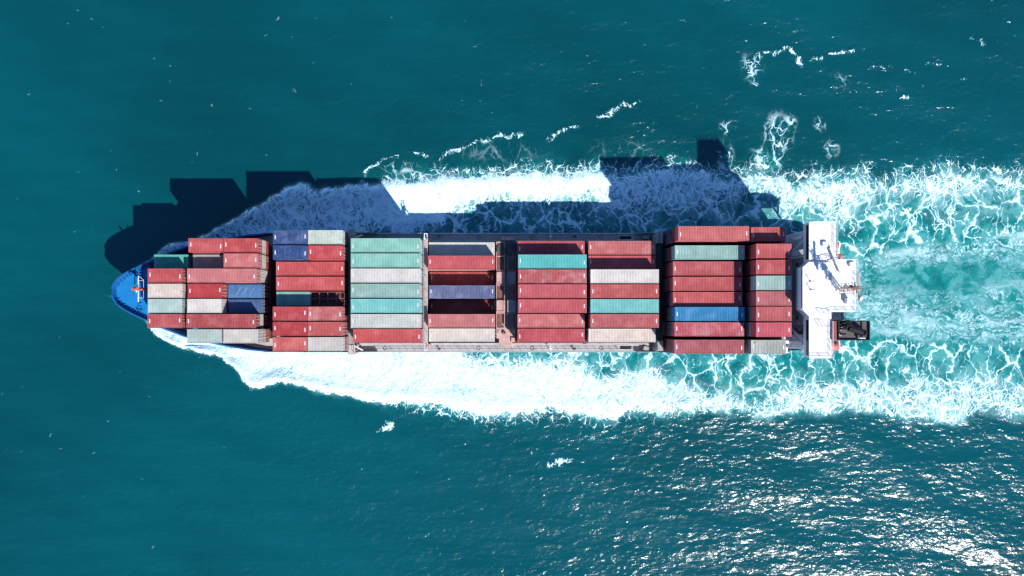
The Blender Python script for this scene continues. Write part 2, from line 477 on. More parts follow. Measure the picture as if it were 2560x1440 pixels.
def sea_material():
    n = NT('sea_water_and_foam')
    def att(nm): return n.node('ShaderNodeAttribute', attribute_name=nm).outputs['Fac']
    D, L, Fm, A = att('solid_foam'), att('laced_foam'), att('churned'), att('aeration')
    pos = n.node('ShaderNodeNewGeometry').outputs['Position']
    p = n.map(pos, scale=(1, 1, 0))
    # swirling domain
    w1 = n.noise(p, 0.22, 3, 0.55)[1]
    w2 = n.noise(p, 0.9, 3, 0.6)[1]
    pw = n.vm('ADD', p, n.vm('SCALE', n.vm('SUBTRACT', w1, (.5,.5,.5)), s=5.6))
    pw = n.vm('ADD', pw, n.vm('SCALE', n.vm('SUBTRACT', w2, (.5,.5,.5)), s=0.85))
    ps = n.map(pw, scale=(1.0, 0.60, 1))
    e1 = n.m('MINIMUM', n.voro(ps, 0.25)[0], n.m('ADD', n.voro(n.vm('ADD', ps, (71.0, 33.0, 0)), 0.44)[0], n.ss(n.noise(p, 0.13, 2, 0.5)[0], 0.42, 0.58, 0.0, 0.25)))
    e2 = n.voro(n.vm('ADD', ps, (17.3, 5.1, 0)), 0.66)[0]
    e3 = n.voro(n.vm('ADD', pw, (3.3, 45.1, 0)), 1.5)[0]
    brk = n.noise(p, 0.30, 5, 0.65)[0]
    brk2 = n.noise(n.vm('ADD', p, (31.0, 8.0, 0)), 0.55, 4, 0.65)[0]
    wid1 = n.m('MULTIPLY', n.ss(brk, 0.30, 0.72, 0.02, 1.7), 0.085)
    wid2 = n.m('MULTIPLY', n.ss(brk2, 0.34, 0.70, 0.01, 1.4), 0.060)
    v1 = n.ss(e1, 0.0, wid1, 1.0, 0.0)
    v1 = n.m('MULTIPLY', v1, n.ss(brk2, 0.30, 0.52, 0.35, 1.0))
    v2 = n.m('MULTIPLY', n.ss(e2, 0.0, wid2, 0.9, 0.0), n.ss(brk2, 0.42, 0.62))
    v3 = n.m('MULTIPLY', n.ss(e3, 0.0, 0.06, 0.55, 0.0), n.ss(brk, 0.50, 0.66))
    lace = n.m('MAXIMUM', n.m('MAXIMUM', v1, v2), v3)
    halo = n.m('MULTIPLY', n.ss(e1, 0.0, 0.34, 1.0, 0.0), n.ss(brk, 0.36, 0.66))
    lace = n.m('MULTIPLY', lace, n.ss(L, 0.12, 0.7))
    # solid foam, ragged by fine noise
    nf = n.noise(pw, 0.60, 7, 0.72, dist=0.4)[0]
    thr = n.m('MULTIPLY_ADD', D, -0.60, 0.91)
    solid = n.ss(nf, n.m('SUBTRACT', thr, 0.09), n.m('ADD', thr, 0.11))
    solid = n.m('MULTIPLY', solid, n.ss(D, 0.05, 0.30))
    dn = n.m('MULTIPLY_ADD', n.m('SUBTRACT', nf, 0.5), 1.1, D)
    c2 = n.m('MAXIMUM', n.m('MULTIPLY_ADD', dn, 0.42, -0.10), 0.001)
    c3 = n.m('MAXIMUM', n.m('MULTIPLY_ADD', dn, 0.55, -0.17), 0.001)
    f2 = n.ss(e2, n.m('MULTIPLY', c2, 0.35), c2, 1.0, 0.0)
    f3 = n.ss(e3, n.m('MULTIPLY', c3, 0.35), c3, 0.9, 0.0)
    veil = n.m('MULTIPLY', att('veil'), n.ss(n.noise(pw, 0.42, 5, 0.62)[0], 0.36, 0.72, 0.0, 0.60))
    cells = n.m('MULTIPLY', n.m('MAXIMUM', f2, f3), n.ss(D, 0.10, 0.35))
    solid = n.m('MAXIMUM', n.m('MULTIPLY', solid, n.ss(n.m('MINIMUM', e2, e3), 0.02, 0.30, 1.0, n.ss(n.noise(p, 0.16, 4, 0.6)[0], 0.35, 0.65, 0.55, 1.0))), n.m('MAXIMUM', cells, veil))
    # churned propeller wash
    r1 = n.noise(n.map(pw, scale=(.30, 1.15, 1)), 0.62, 5, 0.64, dist=0.7)[0]
    rid = n.m('ABSOLUTE', n.m('SUBTRACT', r1, 0.5))
    churn = n.ss(rid, 0.0, n.m('MULTIPLY_ADD', Fm, 0.12, 0.004), 0.9, 0.0)
    r2 = n.noise(pw, 1.6, 3, 0.7, dist=.4)[0]
    churn = n.m('MULTIPLY', churn, n.ss(r2, 0.36, 0.66, 0.0, 1.0))
    churn = n.m('MULTIPLY', churn, n.ss(Fm, 0.08, 0.75))
    trail = n.noise(n.map(pw, scale=(.16, 1.0, 1)), 0.42, 5, 0.62)[0]
    churn = n.m('MAXIMUM', churn, n.m('MULTIPLY', n.ss(trail, 0.47, 0.70, 0.0, 0.55), n.ss(Fm, 0.1, 0.6)))
    # scattered flecks of foam on open water
    fk = n.voro(n.vm('ADD', n.map(pw, scale=(.7, 1.2, 1)), (7.7, 3.1, 0)), 0.85, 'F1')
    flk = n.noise(p, 0.045, 3, 0.5)[0]
    rnd = n.node('ShaderNodeSeparateColor'); n.t.links.new(fk[1], rnd.inputs[0])
    fleck = n.m('MULTIPLY', n.ss(fk[0], 0.04, 0.16, 1.0, 0.0), n.ss(rnd.outputs[0], n.ss(flk, .35, .65, .998, .975), 1.0, 0, 1.0))
    foam = n.m('MAXIMUM', n.m('MAXIMUM', solid, lace), n.m('MAXIMUM', churn, n.m('MULTIPLY', fleck, 0.22)))
    foam = n.m('MINIMUM', foam, 1.0)
    # water body colour
    slow = n.noise(n.vm('ADD', p, (40.0, 0.0, 0.0)), 0.011, 4, 0.55)[0]  # broad drift in water colour, widened and shifted to stand in for corner darkening
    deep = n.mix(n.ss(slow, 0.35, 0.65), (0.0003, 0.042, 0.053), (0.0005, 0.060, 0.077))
    Ae = n.m('MULTIPLY', A, n.ss(n.noise(pw, 0.24, 4, 0.62)[0], 0.30, 0.72, n.ss(Fm, 0.1, 0.4, 0.30, 0.52), 1.25))
    Ae = n.m('ADD', Ae, n.m('MULTIPLY', n.m('MULTIPLY', halo, n.ss(L, .2, .8)), 0.45), clamp=True)
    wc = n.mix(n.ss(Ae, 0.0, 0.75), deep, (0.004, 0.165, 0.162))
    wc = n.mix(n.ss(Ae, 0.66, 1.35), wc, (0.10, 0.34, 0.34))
    # wavelets, in metres
    pa = n.map(p, rot=(0, 0, math.radians(-14)), scale=(0.62, 1.15, 1))
    b1 = n.noise(pa, 0.95, 3, 0.50, dist=0.4)[0]
    b2 = n.noise(n.map(p, rot=(0, 0, math.radians(24)), scale=(.7, 1.1, 1)), 0.30, 2, 0.5)[0]
    b3 = n.noise(pa, 2.6, 2, 0.5)[0]
    gust = n.noise(n.map(p, rot=(0, 0, math.radians(25)), scale=(.38, 1.5, 1)), 0.095, 3, 0.6)[0]
    chop = n.ss(gust, 0.32, 0.68, 0.66, 1.14)
    h = n.m('ADD', n.m('MULTIPLY', b1, 0.23), n.m('ADD', n.m('MULTIPLY', b2, 0.42), n.m('MULTIPLY', b3, 0.045)))
    h = n.m('MULTIPLY', n.m('MULTIPLY', h, chop), n.ss(A, 0.1, 0.8, 1.0, 0.45))
    nrm = n.bump(h, 1.0, 1.0)
    body = n.node('ShaderNodeBsdfDiffuse'); n.set(body.inputs[0], wc); n.set(body.inputs['Normal'], n.bump(h, 1.0, 0.22))
    gl = n.node('ShaderNodeBsdfGlossy'); n.set(gl.inputs['Roughness'], 0.21); n.set(gl.inputs['Normal'], nrm); n.set(gl.inputs['Color'], (1, 1, 1))
    fr = n.node('ShaderNodeFresnel'); n.set(fr.inputs[0], 1.333); n.set(fr.inputs[1], nrm)
    wm = n.node('ShaderNodeMixShader'); n.set(wm.inputs[0], fr.outputs[0])
    n.t.links.new(body.outputs[0], wm.inputs[1]); n.t.links.new(gl.outputs[0], wm.inputs[2])
    water = wm.outputs[0]
    fh = n.m('ADD', n.m('MULTIPLY', n.noise(pw, 1.4, 4, 0.65)[0], 0.55), n.m('MULTIPLY', foam, 0.18))
    foamsh = n.bsdf((0.60, 0.81, 0.88), 0.8, 0, n.bump(fh, 1.0, 0.6), spec=0.2)
    mx = n.node('ShaderNodeMixShader')
    n.set(mx.inputs[0], foam)
    n.t.links.new(water, mx.inputs[1]); n.t.links.new(foamsh, mx.inputs[2])
    return n.end(mx.outputs[0])

sea = build_sea()
sea.data.materials.append(sea_material())

# ------------------------------------------------------------------ the ship
ship = empty('container_ship', (0, CL, 0))
tag(ship, 'blue-hulled container ship with white bridge and black funnel ploughing through foam', 'ship')
def P(mb, name, mat, parent=None, smooth=False, fix=False):
    """a part of the ship, built in world coordinates and hung under the ship or one of its parts"""
    o = mb.build(name, mat, parent or ship, smooth, fix)
    o.matrix_parent_inverse = Matrix.Translation((0, -CL, 0))
    if parent is not None: o.matrix_parent_inverse = Matrix.Identity(4)
    return o

# hull stations: x, half breadth at the rail, rail height, half breadth on the waterline
ST = [(-66.85,0.55,9.6,0.02),(-66.6,1.30,9.6,0.03),(-65.9,2.30,9.6,0.04),(-64.8,3.15,9.55,0.05),(-63.2,4.05,9.5,0.2),(-60.7,5.2,9.4,1.0),(-58.2,6.5,9.1,2.1),
      (-53.7,8.4,7.9,4.4),(-50.2,9.35,6.6,6.2),(-46.9,10.1,5.6,7.7),(-43.3,10.75,5.0,9.1),(-38.9,11.2,4.35,10.3),(-31,11.3,3.95,11.0),(-24,11.3,3.8,11.2),
      (0,11.3,3.75,11.25),(30,11.3,3.75,11.25),(50,11.3,3.8,11.2),(58,11.1,4.0,10.6),(63,10.7,4.2,9.6),(65.6,10.2,4.3,8.6)]
def hull_h(x):
    return np.interp(x, [s[0] for s in ST], [s[1] for s in ST])
mb = MB()
nr = 6
rows = []
for (x, hb, zt, wl) in ST:
    ring = []
    rake = 0.055*(x+30) if x < -30 else 0.0     # raked stem: lower waterlines start further aft
    for k in range(nr):
        t = k/(nr-1)
        z = -4.0 + (zt+4.0)*t
        a = max(0.0, (z/zt)) if z > 0 else 0.0
        hbk = wl + (hb-wl)*a**0.75 if z > 0 else wl*(1-0.25*(-z/4.0))
        xx = x - rake*(1-a)*0.9 if z > 0 else x - rake*0.9
        ring.append((xx, hbk, z))
    rows.append(ring)
vs = []; fs = []
for ring in rows:
    for (x, h, z) in ring: vs.append((x, CL+h, z))
    for (x, h, z) in ring: vs.append((x, CL-h, z))
m2 = 2*nr
for i in range(len(rows)-1):
    for k in range(nr-1):
        a = i*m2+k; b = (i+1)*m2+k
        fs.append((a, a+1, b+1, b)); fs.append((a+nr, b+nr, b+nr+1, a+nr+1))
    fs.append((i*m2, (i+1)*m2, (i+1)*m2+nr, i*m2+nr))
e = (len(rows)-1)*m2
for k in range(nr-1):
    fs.append((e+k, e+k+1, e+nr+k+1, e+nr+k)); fs.append((k, nr+k, nr+k+1, k+1))
mb._add(vs, fs)
P(mb, 'hull', M_HULL, smooth=False, fix=True)

def hull_hz(x, z):
    """half breadth of the flared hull at height z"""
    X_ = [s[0] for s in ST]
    hb, zt, wl = (np.interp(x, X_, [s[k] for s in ST]) for k in (1, 2, 3))
    a = min(1.0, max(0.0, z/zt))
    if x < -30:
        x2 = x + .055*(x+30)*(1-a)*.9
        hb, zt, wl = (np.interp(x2, X_, [s[k] for s in ST]) for k in (1, 2, 3))
        a = min(1.0, max(0.0, z/zt))
    return wl + (hb-wl)*a**.75
def outline(xa, xb, inset, step=1.0, z=None):
    xs_ = list(np.arange(xa, xb, step)) + [xb]
    hh = (lambda x: hull_h(x)) if z is None else (lambda x: hull_hz(x, z))
    top = [(x, CL + max(hh(x)-inset, 0.02)) for x in xs_]
    bot = [(x, CL - max(hh(x)-inset, 0.02)) for x in xs_[::-1]]
    return top + bot

# main deck (grey), the blue deck forward, the raised forecastle
P(MB().prism(outline(-48.5, -9.75, 0.05, 1.0, 3.3), 3.3, 3.5), 'main_deck', M_DECK)
P(MB().prism(outline(3.35, 65.3, 0.10, 1.0, 3.3), 3.3, 3.5), 'main_deck', M_DECK)
for s_ in (1, -1):
    a, b = sorted((CL+s_*9.47, CL+s_*11.18))
    P(MB().box(-9.749, 3.349, a, b, 2.2, 3.5), 'main_deck', M_DECK)
P(MB().box(-9.748, 3.348, CL-9.469, CL+9.469, 2.0, 2.38), 'hold_floor', M_HATCH)
P(MB().prism(outline(-60.3, -48.5, 0.04, 1.0, 5.1), 5.1, 5.3), 'fore_well_deck', M_BLUEDECK)
P(MB().prism(outline(-66.5, -60.3, 0.05, 0.3, 8.35), 8.35, 8.5), 'forecastle_deck', M_BLUEDECK)
# bulwark rim round the bow with stays inside it
for s_ in (1, -1):
    mb = MB()
    prev = None
    for x in np.concatenate([np.arange(-66.85, -64, 0.2), np.arange(-64, -38, 1.0)]):
        zt = np.interp(x, [s[0] for s in ST], [s[2] for s in ST])
        p = (x, CL + s_*(hull_h(x)), zt+0.05)
        if prev: mb.bar(prev, p, 0.26, 0.12)
        prev = p
    P(mb, 'bulwark_rail', M_HULL)
for s_ in (1, -1):
    for x in list(np.arange(-66.2, -60.5, 0.55)):
        h = hull_h(x)
        P(MB().bar((x, CL+s_*(h-0.06), 9.5), (x+0.30, CL+s_*max(h-0.75, 0), 8.55), 0.07, 0.10), 'bulwark_stay', M_HULL)
# break of the forecastle, breakwater
P(MB().box(-60.3, -60.1, CL-3.0, CL+3.0, 5.3, 8.36).box(-60.3, -60.1, CL-4.3, CL+4.3, 8.36, 9.0), 'breakwater', M_HULL)
# mooring gear on the forecastle
for s_ in (1, -1):
    mb = MB().bbox(-62.4, -61.8, CL+s_*2.3-0.3, CL+s_*2.3+0.3, 8.5, 8.75, 0.06)
    mb.tube((-62.4, CL+s_*2.75, 8.7), (-61.8, CL+s_*2.75, 8.7), 0.18, 12)
    P(mb, 'anchor_windlass', M_BLUEDECK)
for x, y in ((-62.2, 3.3), (-62.2, -3.3)):
    mb = MB().tube((x-.3, CL+y, 8.5), (x-.3, CL+y, 9.0), .14, 10).tube((x+.3, CL+y, 8.5), (x+.3, CL+y, 9.0), .14, 10).box(x-.5, x+.5, CL+y-.2, CL+y+.2, 8.49, 8.56)
    P(mb, 'mooring_bollard', M_HULL)
# foremast
fmx = -60.9; fmy = wy(723, 11)
mb = MB()
mb.tube((fmx, fmy, 8.5), (fmx-.1, fmy, 14.6), .30, 10, .16)
mb.tube((fmx+.75, fmy, 8.5), (fmx+.1, fmy, 12.4), .13, 8)
fm = P(mb, 'foremast', M_MASTRED)
mb = MB().bbox(fmx-.75, fmx+.45, fmy-.30, fmy+.30, 13.0, 13.3, .05)
for i in range(5): mb.box(fmx-.7+.25*i, fmx-.62+.25*i, fmy-.28, fmy+.28, 13.3, 13.36)
P(mb, 'mast_platform', M_MASTRED, fm)
P(MB().bbox(fmx-.2, fmx+.05, fmy-.62, fmy+.62, 12.75, 12.95, .05), 'mast_light_box', M_MARK, fm)
mb = MB().bar((fmx+.05, fmy-2.35, 12.3), (fmx+.05, fmy+2.35, 12.3), .13, .12)
mb.path([(fmx+.05, fmy+2.3, 12.3), (fmx+.75, fmy+1.7, 11.8), (fmx+.75, fmy+.3, 11.8)], .028)
mb.path([(fmx+.05, fmy-1.6, 12.3), (fmx+.75, fmy-1.6, 11.8), (fmx+.75, fmy-.3, 11.8)], .028)
mb.tube((fmx+.05, fmy+1.5, 12.3), (fmx+.75, fmy+1.5, 11.8), .028)
P(mb, 'mast_yard', M_RAIL, fm)

# hatch covers and the container pedestals: one for each bay
def hatch(x0, x1, half, z, mat=M_HATCH, zb=3.5):
    mb = MB().bbox(x0, x1, CL-half, CL+half, zb, z, .05)
    P(mb, 'hatch_cover', mat)
for xa, xb, half, zb in ((-58.2, -51.6, 6.0, 5.3), (-51.3, -38.3, 8.6, 3.5)):
    poly = [(x, CL + math.copysign(min(abs(y-CL), half), y-CL)) for x, y in outline(xa, xb, .3, 1.0, zb+.1)]
    P(MB().prism(poly, zb, 7.58), 'hatch_cover', M_HATCH)
hatch(-36.3, -23.6, 9.2, 4.98)
hatch(-22.6, -10.0, 9.45, 4.98)
hatch(6.9, 19.6, 9.45, 4.98)
hatch(19.9, 32.5, 9.45, 4.98)
hatch(34.2, 46.9, 9.2, 4.98)
hatch(47.3, 53.9, 9.2, 4.98)
# pedestals under the outboard stacks
for x0, x1 in ((-36.0, -23.7), (34.4, 46.6), (47.6, 53.6)):
    for s_ in (1, -1):
        for x in (x0+.2, (x0+x1)/2, x1-.2):
            P(MB().bbox(x-.35, x+.35, CL+s_*10.0-.9, CL+s_*10.0+.9, 3.5, 4.97, .04), 'container_pedestal', M_LGREY)
# coaming ledge along both sides of the midship holds; bay five's hold lies open
for s_ in (1, -1):
    mb = MB()
    a, b = sorted((CL+s_*9.48, CL+s_*9.85))
    mb.bbox(-22.4, 32.6, a, b, 3.5, 4.72, .05)
    P(mb, 'hatch_coaming', M_COAM)
# railings with stanchions
def railing(x0, x1, y, z, name='railing', h=1.1, parent=None, mat=M_RAIL, n_=3, sp=1.45, r=.036):
    mb = MB()
    k = max(1, round(abs(x1-x0)/sp))
    for i in range(k+1):
        x = x0 + (x1-x0)*i/k
        mb.tube((x, y, z), (x, y, z+h), r*1.1, 5, caps=False)
    for j in range(n_):
        zz = z + h*(j+1)/n_
        mb.tube((x0, y, zz), (x1, y, zz), r, 5)
    return P(mb, name, mat, parent)
def railing_y(x, y0, y1, z, h=1.1, parent=None, mat=M_RAIL, n_=3, sp=1.2, r=.03, name='railing'):
    mb = MB()
    k = max(1, round(abs(y1-y0)/sp))
    for i in range(k+1):
        y = y0 + (y1-y0)*i/k
        mb.tube((x, y, z), (x, y, z+h), r*1.1, 5, caps=False)
    for j in range(n_):
        zz = z + h*(j+1)/n_
        mb.tube((x, y0, zz), (x, y1, zz), r, 5)
    return P(mb, name, mat, parent)
for s_ in (1, -1):
    y = CL + s_*11.18
    railing(-19.0, 29.8, y, 3.78)
    # solid bulwark lengths
    for a, b in ((-23.4, -19.05), (29.9, 34.0), (-40.5, -36.6)):
        yy0, yy1 = sorted((y, y+s_*.10))
        P(MB().box(a, b, yy0, yy1, 3.7, 4.75), 'bulwark_plate', M_DECK)
    # ring manholes, lamp posts, black plates for the dark of the deck openings, lockers
    for x in (-17.7, 0.05, 10.3, 23.4):
        P(MB().ring((x, CL+s_*10.55, 3.53), .34, .045, 18, 5), 'manhole_ring', M_DGREY)
    mb = MB().tube((13.6, CL+s_*10.9, 3.5), (13.6, CL+s_*10.9, 5.9), .06, 6)
    mb.bar((13.6, CL+s_*10.95, 5.85), (13.6, CL+s_*9.9, 5.95), .10, .08).bbox(13.3, 13.9, CL+s_*10.5-.12, CL+s_*10.5+.12, 5.9, 6.05, .03)
    P(mb, 'deck_lamp_post', M_RAIL)
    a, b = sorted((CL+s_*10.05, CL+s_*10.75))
    mb = MB().box(27.0, 29.1, a, b, 3.5, 3.512)  # flat black sheet on closed deck, painting the shade inside a stairwell
    P(mb, 'stair_opening_dark_plate', M_BLACK)
    mb = MB()
    for yy in (a-.05, b+.05): mb.path([(26.5, yy, 4.5), (29.2, yy, 4.5)], .04)
    mb.path([(29.2, a-.05, 4.5), (29.2, b+.05, 4.5)], .04)
    for xx in (26.5, 27.8, 29.2):
        for yy in (a-.05, b+.05): mb.tube((xx, yy, 3.5), (xx, yy, 4.5), .04, 5)
    P(mb, 'stair_rail', M_RAIL)
    for x in (-7.4, 18.2):
        mb = MB().tube((x, CL+s_*10.7, 3.5), (x, CL+s_*10.7, 4.25), .13, 10).tube((x, CL+s_*10.7, 4.25), (x+.25, CL+s_*10.55, 4.5), .2, 10)
        P(mb, 'goose_neck_vent', M_DGREY)
    mb = MB().bbox(33.0, 34.05, CL+s_*9.9-.95, CL+s_*9.9+.95, 3.5, 8.6, .06)
    for z in np.arange(4.0, 8.4, .5): mb.bar((32.93, CL+s_*10.3, z), (32.93, CL+s_*9.6, z), .05, .05)
    P(mb, 'side_tower', M_LGREY)
    mb = MB().bbox(31.2, 32.3, CL+s_*10.5-.4, CL+s_*10.5+.3, 3.5, 4.6, .06).tube((31.5, CL+s_*10.3, 4.6), (31.5, CL+s_*10.3, 5.1), .25, 10)
    P(mb, 'ventilator', M_LGREY)

# lashing bridges standing across the ship between the bays
def cross_bridge(x0, x1, half, z, name, mat, grate, legs=True, posts=None):
    mb = MB()
    mb.bar(((x0+x1)/2, CL-half, z-.12), ((x0+x1)/2, CL+half, z-.12), x1-x0, .16)
    br = P(mb, name, mat)
    for k, y in enumerate(posts if posts is not None else np.linspace(-half+.4, half-.4, 8)):
        mb = MB()
        for x in (x0+.1, x1-.1): mb.bar((x, CL+y, 3.5), (x, CL+y, z-.2), .16, .16)
        for zz in (5.6, 7.8):
            if zz < z-.4: mb.bar((x0+.1, CL+y, zz), (x1-.1, CL+y, zz), .12, .12)
        P(mb, 'lashing_post', mat, br)
    railing_y(x0+.04, CL-half, CL+half, z-.04, 1.0, br, mat, 2, 2.6)
    railing_y(x1-.04, CL-half, CL+half, z-.04, 1.0, br, mat, 2, 2.6)
    return br
br = cross_bridge(-23.55, -22.55, 11.2, 9.6, 'lashing_bridge', M_LGREY, M_LGREY)
for s_ in (1, -1):
    mb = MB()
    a, b = sorted((CL+s_*9.7, CL+s_*11.5))
    mb.bbox(-23.75, -22.45, a, b, 9.3, 9.75, .05)
    mb.bar((-23.5, CL+s_*11.3, 3.6), (-23.5, CL+s_*11.3, 9.4), .25, .25).bar((-22.7, CL+s_*11.3, 3.6), (-22.7, CL+s_*11.3, 9.4), .25, .25)
    mb.bar((-22.7, CL+s_*11.2, 3.7), (-22.7, CL+s_*5.0, 9.3), .22, .12)
    mb.bar((-21.6, CL+s_*11.1, 3.6), (-22.6, CL+s_*9.9, 9.3), .30, .10)
    P(mb, 'side_ladder', M_COAM, br)
# slim rack between the fourth and fifth bays
br = cross_bridge(-10.0, -9.25, 10.0, 8.4, 'lashing_bridge', M_CREAM, M_CREAM)
for s_ in (1, -1):
    mb = MB().path([(-9.85, CL+s_*9.6, 8.5), (-9.85, CL+s_*10.7, 8.9), (-9.35, CL+s_*10.7, 8.9), (-9.35, CL+s_*9.6, 8.5)], .07)
    P(mb, 'vent_hoop', M_RAIL, br)
    mb = MB()
    for k in range(9): mb.bbox(-10.2+.12*k, -10.12+.16*k, CL+s_*9.95-.2-.05*k, CL+s_*9.95+.25, 3.5, 4.9+.1*k, .02)
    P(mb, 'lashing_gear', M_PINK, br)
# the wide double bridge amidships
mid_ = empty('lashing_walkway'); mid_.parent = ship; mid_.matrix_parent_inverse = Matrix.Translation((0, -CL, 0))
zw = 7.6
mb = MB()
mb.bar((4.05, -2.4, zw-.2), (4.05, 13.4, zw-.2), .85, .25)
P(mb, 'grating_walkway', M_RUSTRED, mid_)
mb = MB()
for x in (3.45, 4.9): 
    mb.bar((x, -2.6, zw), (x, 13.6, zw), .13, .16)
for y in (13.5, 10.9, 8.3, 5.6, 2.9, .4, -2.4):
    mb.bar((3.4, y, zw), (4.95, y, zw), .2, .18)
P(mb, 'walkway_frame', M_PINK, mid_)
mb = MB()
for x in (5.45, 6.95):
    mb.bar((x, -2.6, zw-.6), (x, 13.6, zw-.6), .11, .16)
for y in (13.5, 10.9, 8.3, 5.6, 2.9, .4, -2.4):
    mb.bar((5.4, y, zw-.6), (7.0, y, zw-.6), .14, .14)
P(mb, 'walkway_frame', M_LGREY, mid_)
for x in (3.45, 4.9, 5.45, 6.95):
    for y in (13.5, 10.9, 8.3, 5.6, 2.9, .4, -2.4):
        P(MB().bar((x, y, 3.5), (x, y, zw-.1 if x < 5 else zw-.7), .17, .17), 'walkway_column', M_PINK, mid_)
for (ya, yb) in ((5.85, 8.05), (.55, 2.8)):
    mb = MB().bbox(3.4, 5.0, ya, yb, zw+.1, zw+.42, .05)
    mb.bar((3.5, ya+.1, zw+.5), (3.5, yb-.1, zw+.5), .14, .12).bar((4.75, ya+.1, zw+.5), (4.75, yb-.1, zw+.5), .14, .12)
    mb.bar((3.5, ya+.15, zw+.5), (4.75, ya+.15, zw+.5), .12, .1)
    P(mb, 'walkway_platform', M_PINK, mid_)
    mb = MB().bbox(5.42, 7.0, ya, yb, zw-.5, zw-.12, .05)
    mb.bar((5.5, ya+.1, zw), (5.5, yb-.1, zw), .14, .2).bar((6.9, ya+.1, zw), (6.9, yb-.1, zw), .1, .12)
    mb.bar((5.5, ya+.1, zw), (6.9, ya+.1, zw), .1, .12)
    P(mb, 'walkway_platform', M_LGREY, mid_)
for s_, mt in ((1, M_DGREY), (-1, M_PINK)):
    a, b = sorted((CL+s_*6.9, CL+s_*9.6))
    mb = MB().prism([(3.9, a), (6.2, a), (6.9, (a+b)/2-.3), (6.9, b), (3.9, b)], zw-.4, zw)
    mb.tube((4.9, CL+s_*7.7, zw), (4.9, CL+s_*7.7, zw+.55), .34, 14).tube((4.9, CL+s_*7.7, zw+.55), (5.15, CL+s_*7.7, zw+.75), .2, 12)
    mb.bbox(3.45, 3.9, CL+s_*8.0-.6, CL+s_*8.0+.6, zw-.3, zw+.25, .04)
    mb.bbox(6.1, 6.8, CL+s_*8.9-.35, CL+s_*8.9+.5, zw, zw+.35, .04)
    P(mb, 'winch_platform', mt, mid_)
    mb = MB()
    for k in range(7):
        mb.bar((4.3+.35*k, CL+s_*9.5, zw-.15*k), (4.55+.33*k, CL+s_*10.5, 4.2+.3*random.random()), .1, .1)
    mb.bbox(4.0, 7.2, CL+s_*9.9-.1, CL+s_*9.9+.55, 3.5, 3.9, .05)
    P(mb, 'lashing_gear', M_PINK, mid_)
# narrow rack between sixth and seventh bays, and the one ahead of the eighth
br = cross_bridge(19.5, 20.0, 9.6, 7.2, 'lashing_bridge', M_RUSTRED, M_RUSTRED)
br = cross_bridge(32.7, 33.9, 8.8, 8.0, 'lashing_bridge', M_DGREY, M_DGREY)

# ------------------------------------------------------------------ superstructure
HX0, HX1 = 56.6, 62.6
mb = MB().bbox(HX0, HX1, CL-5.9, CL+5.9, 3.5, 17.6, .1)
acc = P(mb, 'accommodation_block', M_WHITE)
# deck lines of the block, window rows on its front and back
for z in (7.0, 9.7, 12.4, 15.1):
    P(MB().box(HX0-.06, HX1+.06, CL-6.0, CL+6.0, z, z+.12), 'deck_band', M_RAIL, acc)
for z in (8.3, 11.0, 13.7):
    for k in range(7):
        y = CL - 4.8 + 1.6*k
        for x, sgn in ((HX0, -1), (HX1, 1)):
            xa, xb = sorted((x+sgn*.05, x-sgn*.02))
            P(MB().box(xa, xb, y-.28, y+.28, z-.35, z+.35), 'window', M_GLASS, acc)
# bridge wings: a wide slab right across the ship
yN, yS = 15.62, -7.12
wing = P(MB().bbox(55.75, 59.85, 8.3, yN, 18.5, 21.4, .06), 'bridge_wing', M_WHITE, acc)
wing2 = P(MB().bbox(55.75, 59.15, yS, .75, 18.5, 21.4, .06), 'bridge_wing', M_WHITE, acc)
P(MB().box(55.69, 55.76, 9.4, yN-.35, 19.75, 20.75), 'bridge_window', M_GLASS, acc)
P(MB().box(55.69, 55.76, yS+.35, -.8, 19.75, 20.75), 'bridge_window', M_GLASS, acc)
P(MB().box(55.5, 59.95, 8.32, yN+.1, 21.38, 21.47), 'wing_roof', M_WHITE, acc)
P(MB().box(55.5, 59.25, yS-.1, .73, 21.38, 21.47), 'wing_roof', M_WHITE, acc)
# wheelhouse with the slanted front corners
whp = [(55.3, 8.9), (54.25, 8.0), (54.25, .9), (55.3, -.15), (58.6, -.15), (58.6, 8.9)]
wheel = P(MB().prism([(x+.75 if x < 56 else x-.01, y) for x, y in whp], 17.6, 21.75), 'wheelhouse', M_WHITE, acc)
P(MB().prism(whp, 21.75, 21.9), 'wheelhouse_roof', M_WHITE, acc)
mb = MB()
for k in range(7):
    y = 1.25 + k*1.0
    mb.box(54.94, 55.02, y, y+.82, 20.3, 21.4)
P(mb, 'bridge_window', M_GLASS, acc)
P(MB().box(54.62, 54.74, .9, 8.1, 18.3, 20.3), 'front_apron', M_WHITE, acc)
P(MB().box(54.62, 56.7, .9, 8.1, 18.1, 18.3), 'bridge_front_deck', M_RAIL, acc)
# aft house and its lower balcony
aft = P(MB().bbox(58.62, 63.25, .55, 9.3, 17.6, 21.7, .06), 'aft_house', M_WHITE, acc)
P(MB().box(58.0, 63.4, -.85, .54, 16.8, 17.0), 'balcony', M_LGREY, acc)
for args in ((63.18, .6, 9.25, 21.7),):
    railing_y(*args, parent=acc, h=1.0)
railing(58.7, 63.2, 9.25, 21.7, parent=acc, h=1.0); railing(58.7, 63.2, .62, 21.7, parent=acc, h=1.0)
railing(59.2, 63.4, -.8, 17.0, parent=acc, h=1.0); railing_y(63.35, -.8, .5, 17.0, parent=acc, h=1.0)
railing(55.6, 59.8, yN-.05, 21.47, parent=acc, h=1.0); railing_y(59.85, 9.4, yN-.05, 21.47, parent=acc, h=1.0)
railing_y(59.2, yS, -1.0, 21.47, parent=acc, h=1.0); railing(55.6, 59.15, yS+.05, 21.47, parent=acc, h=1.0)
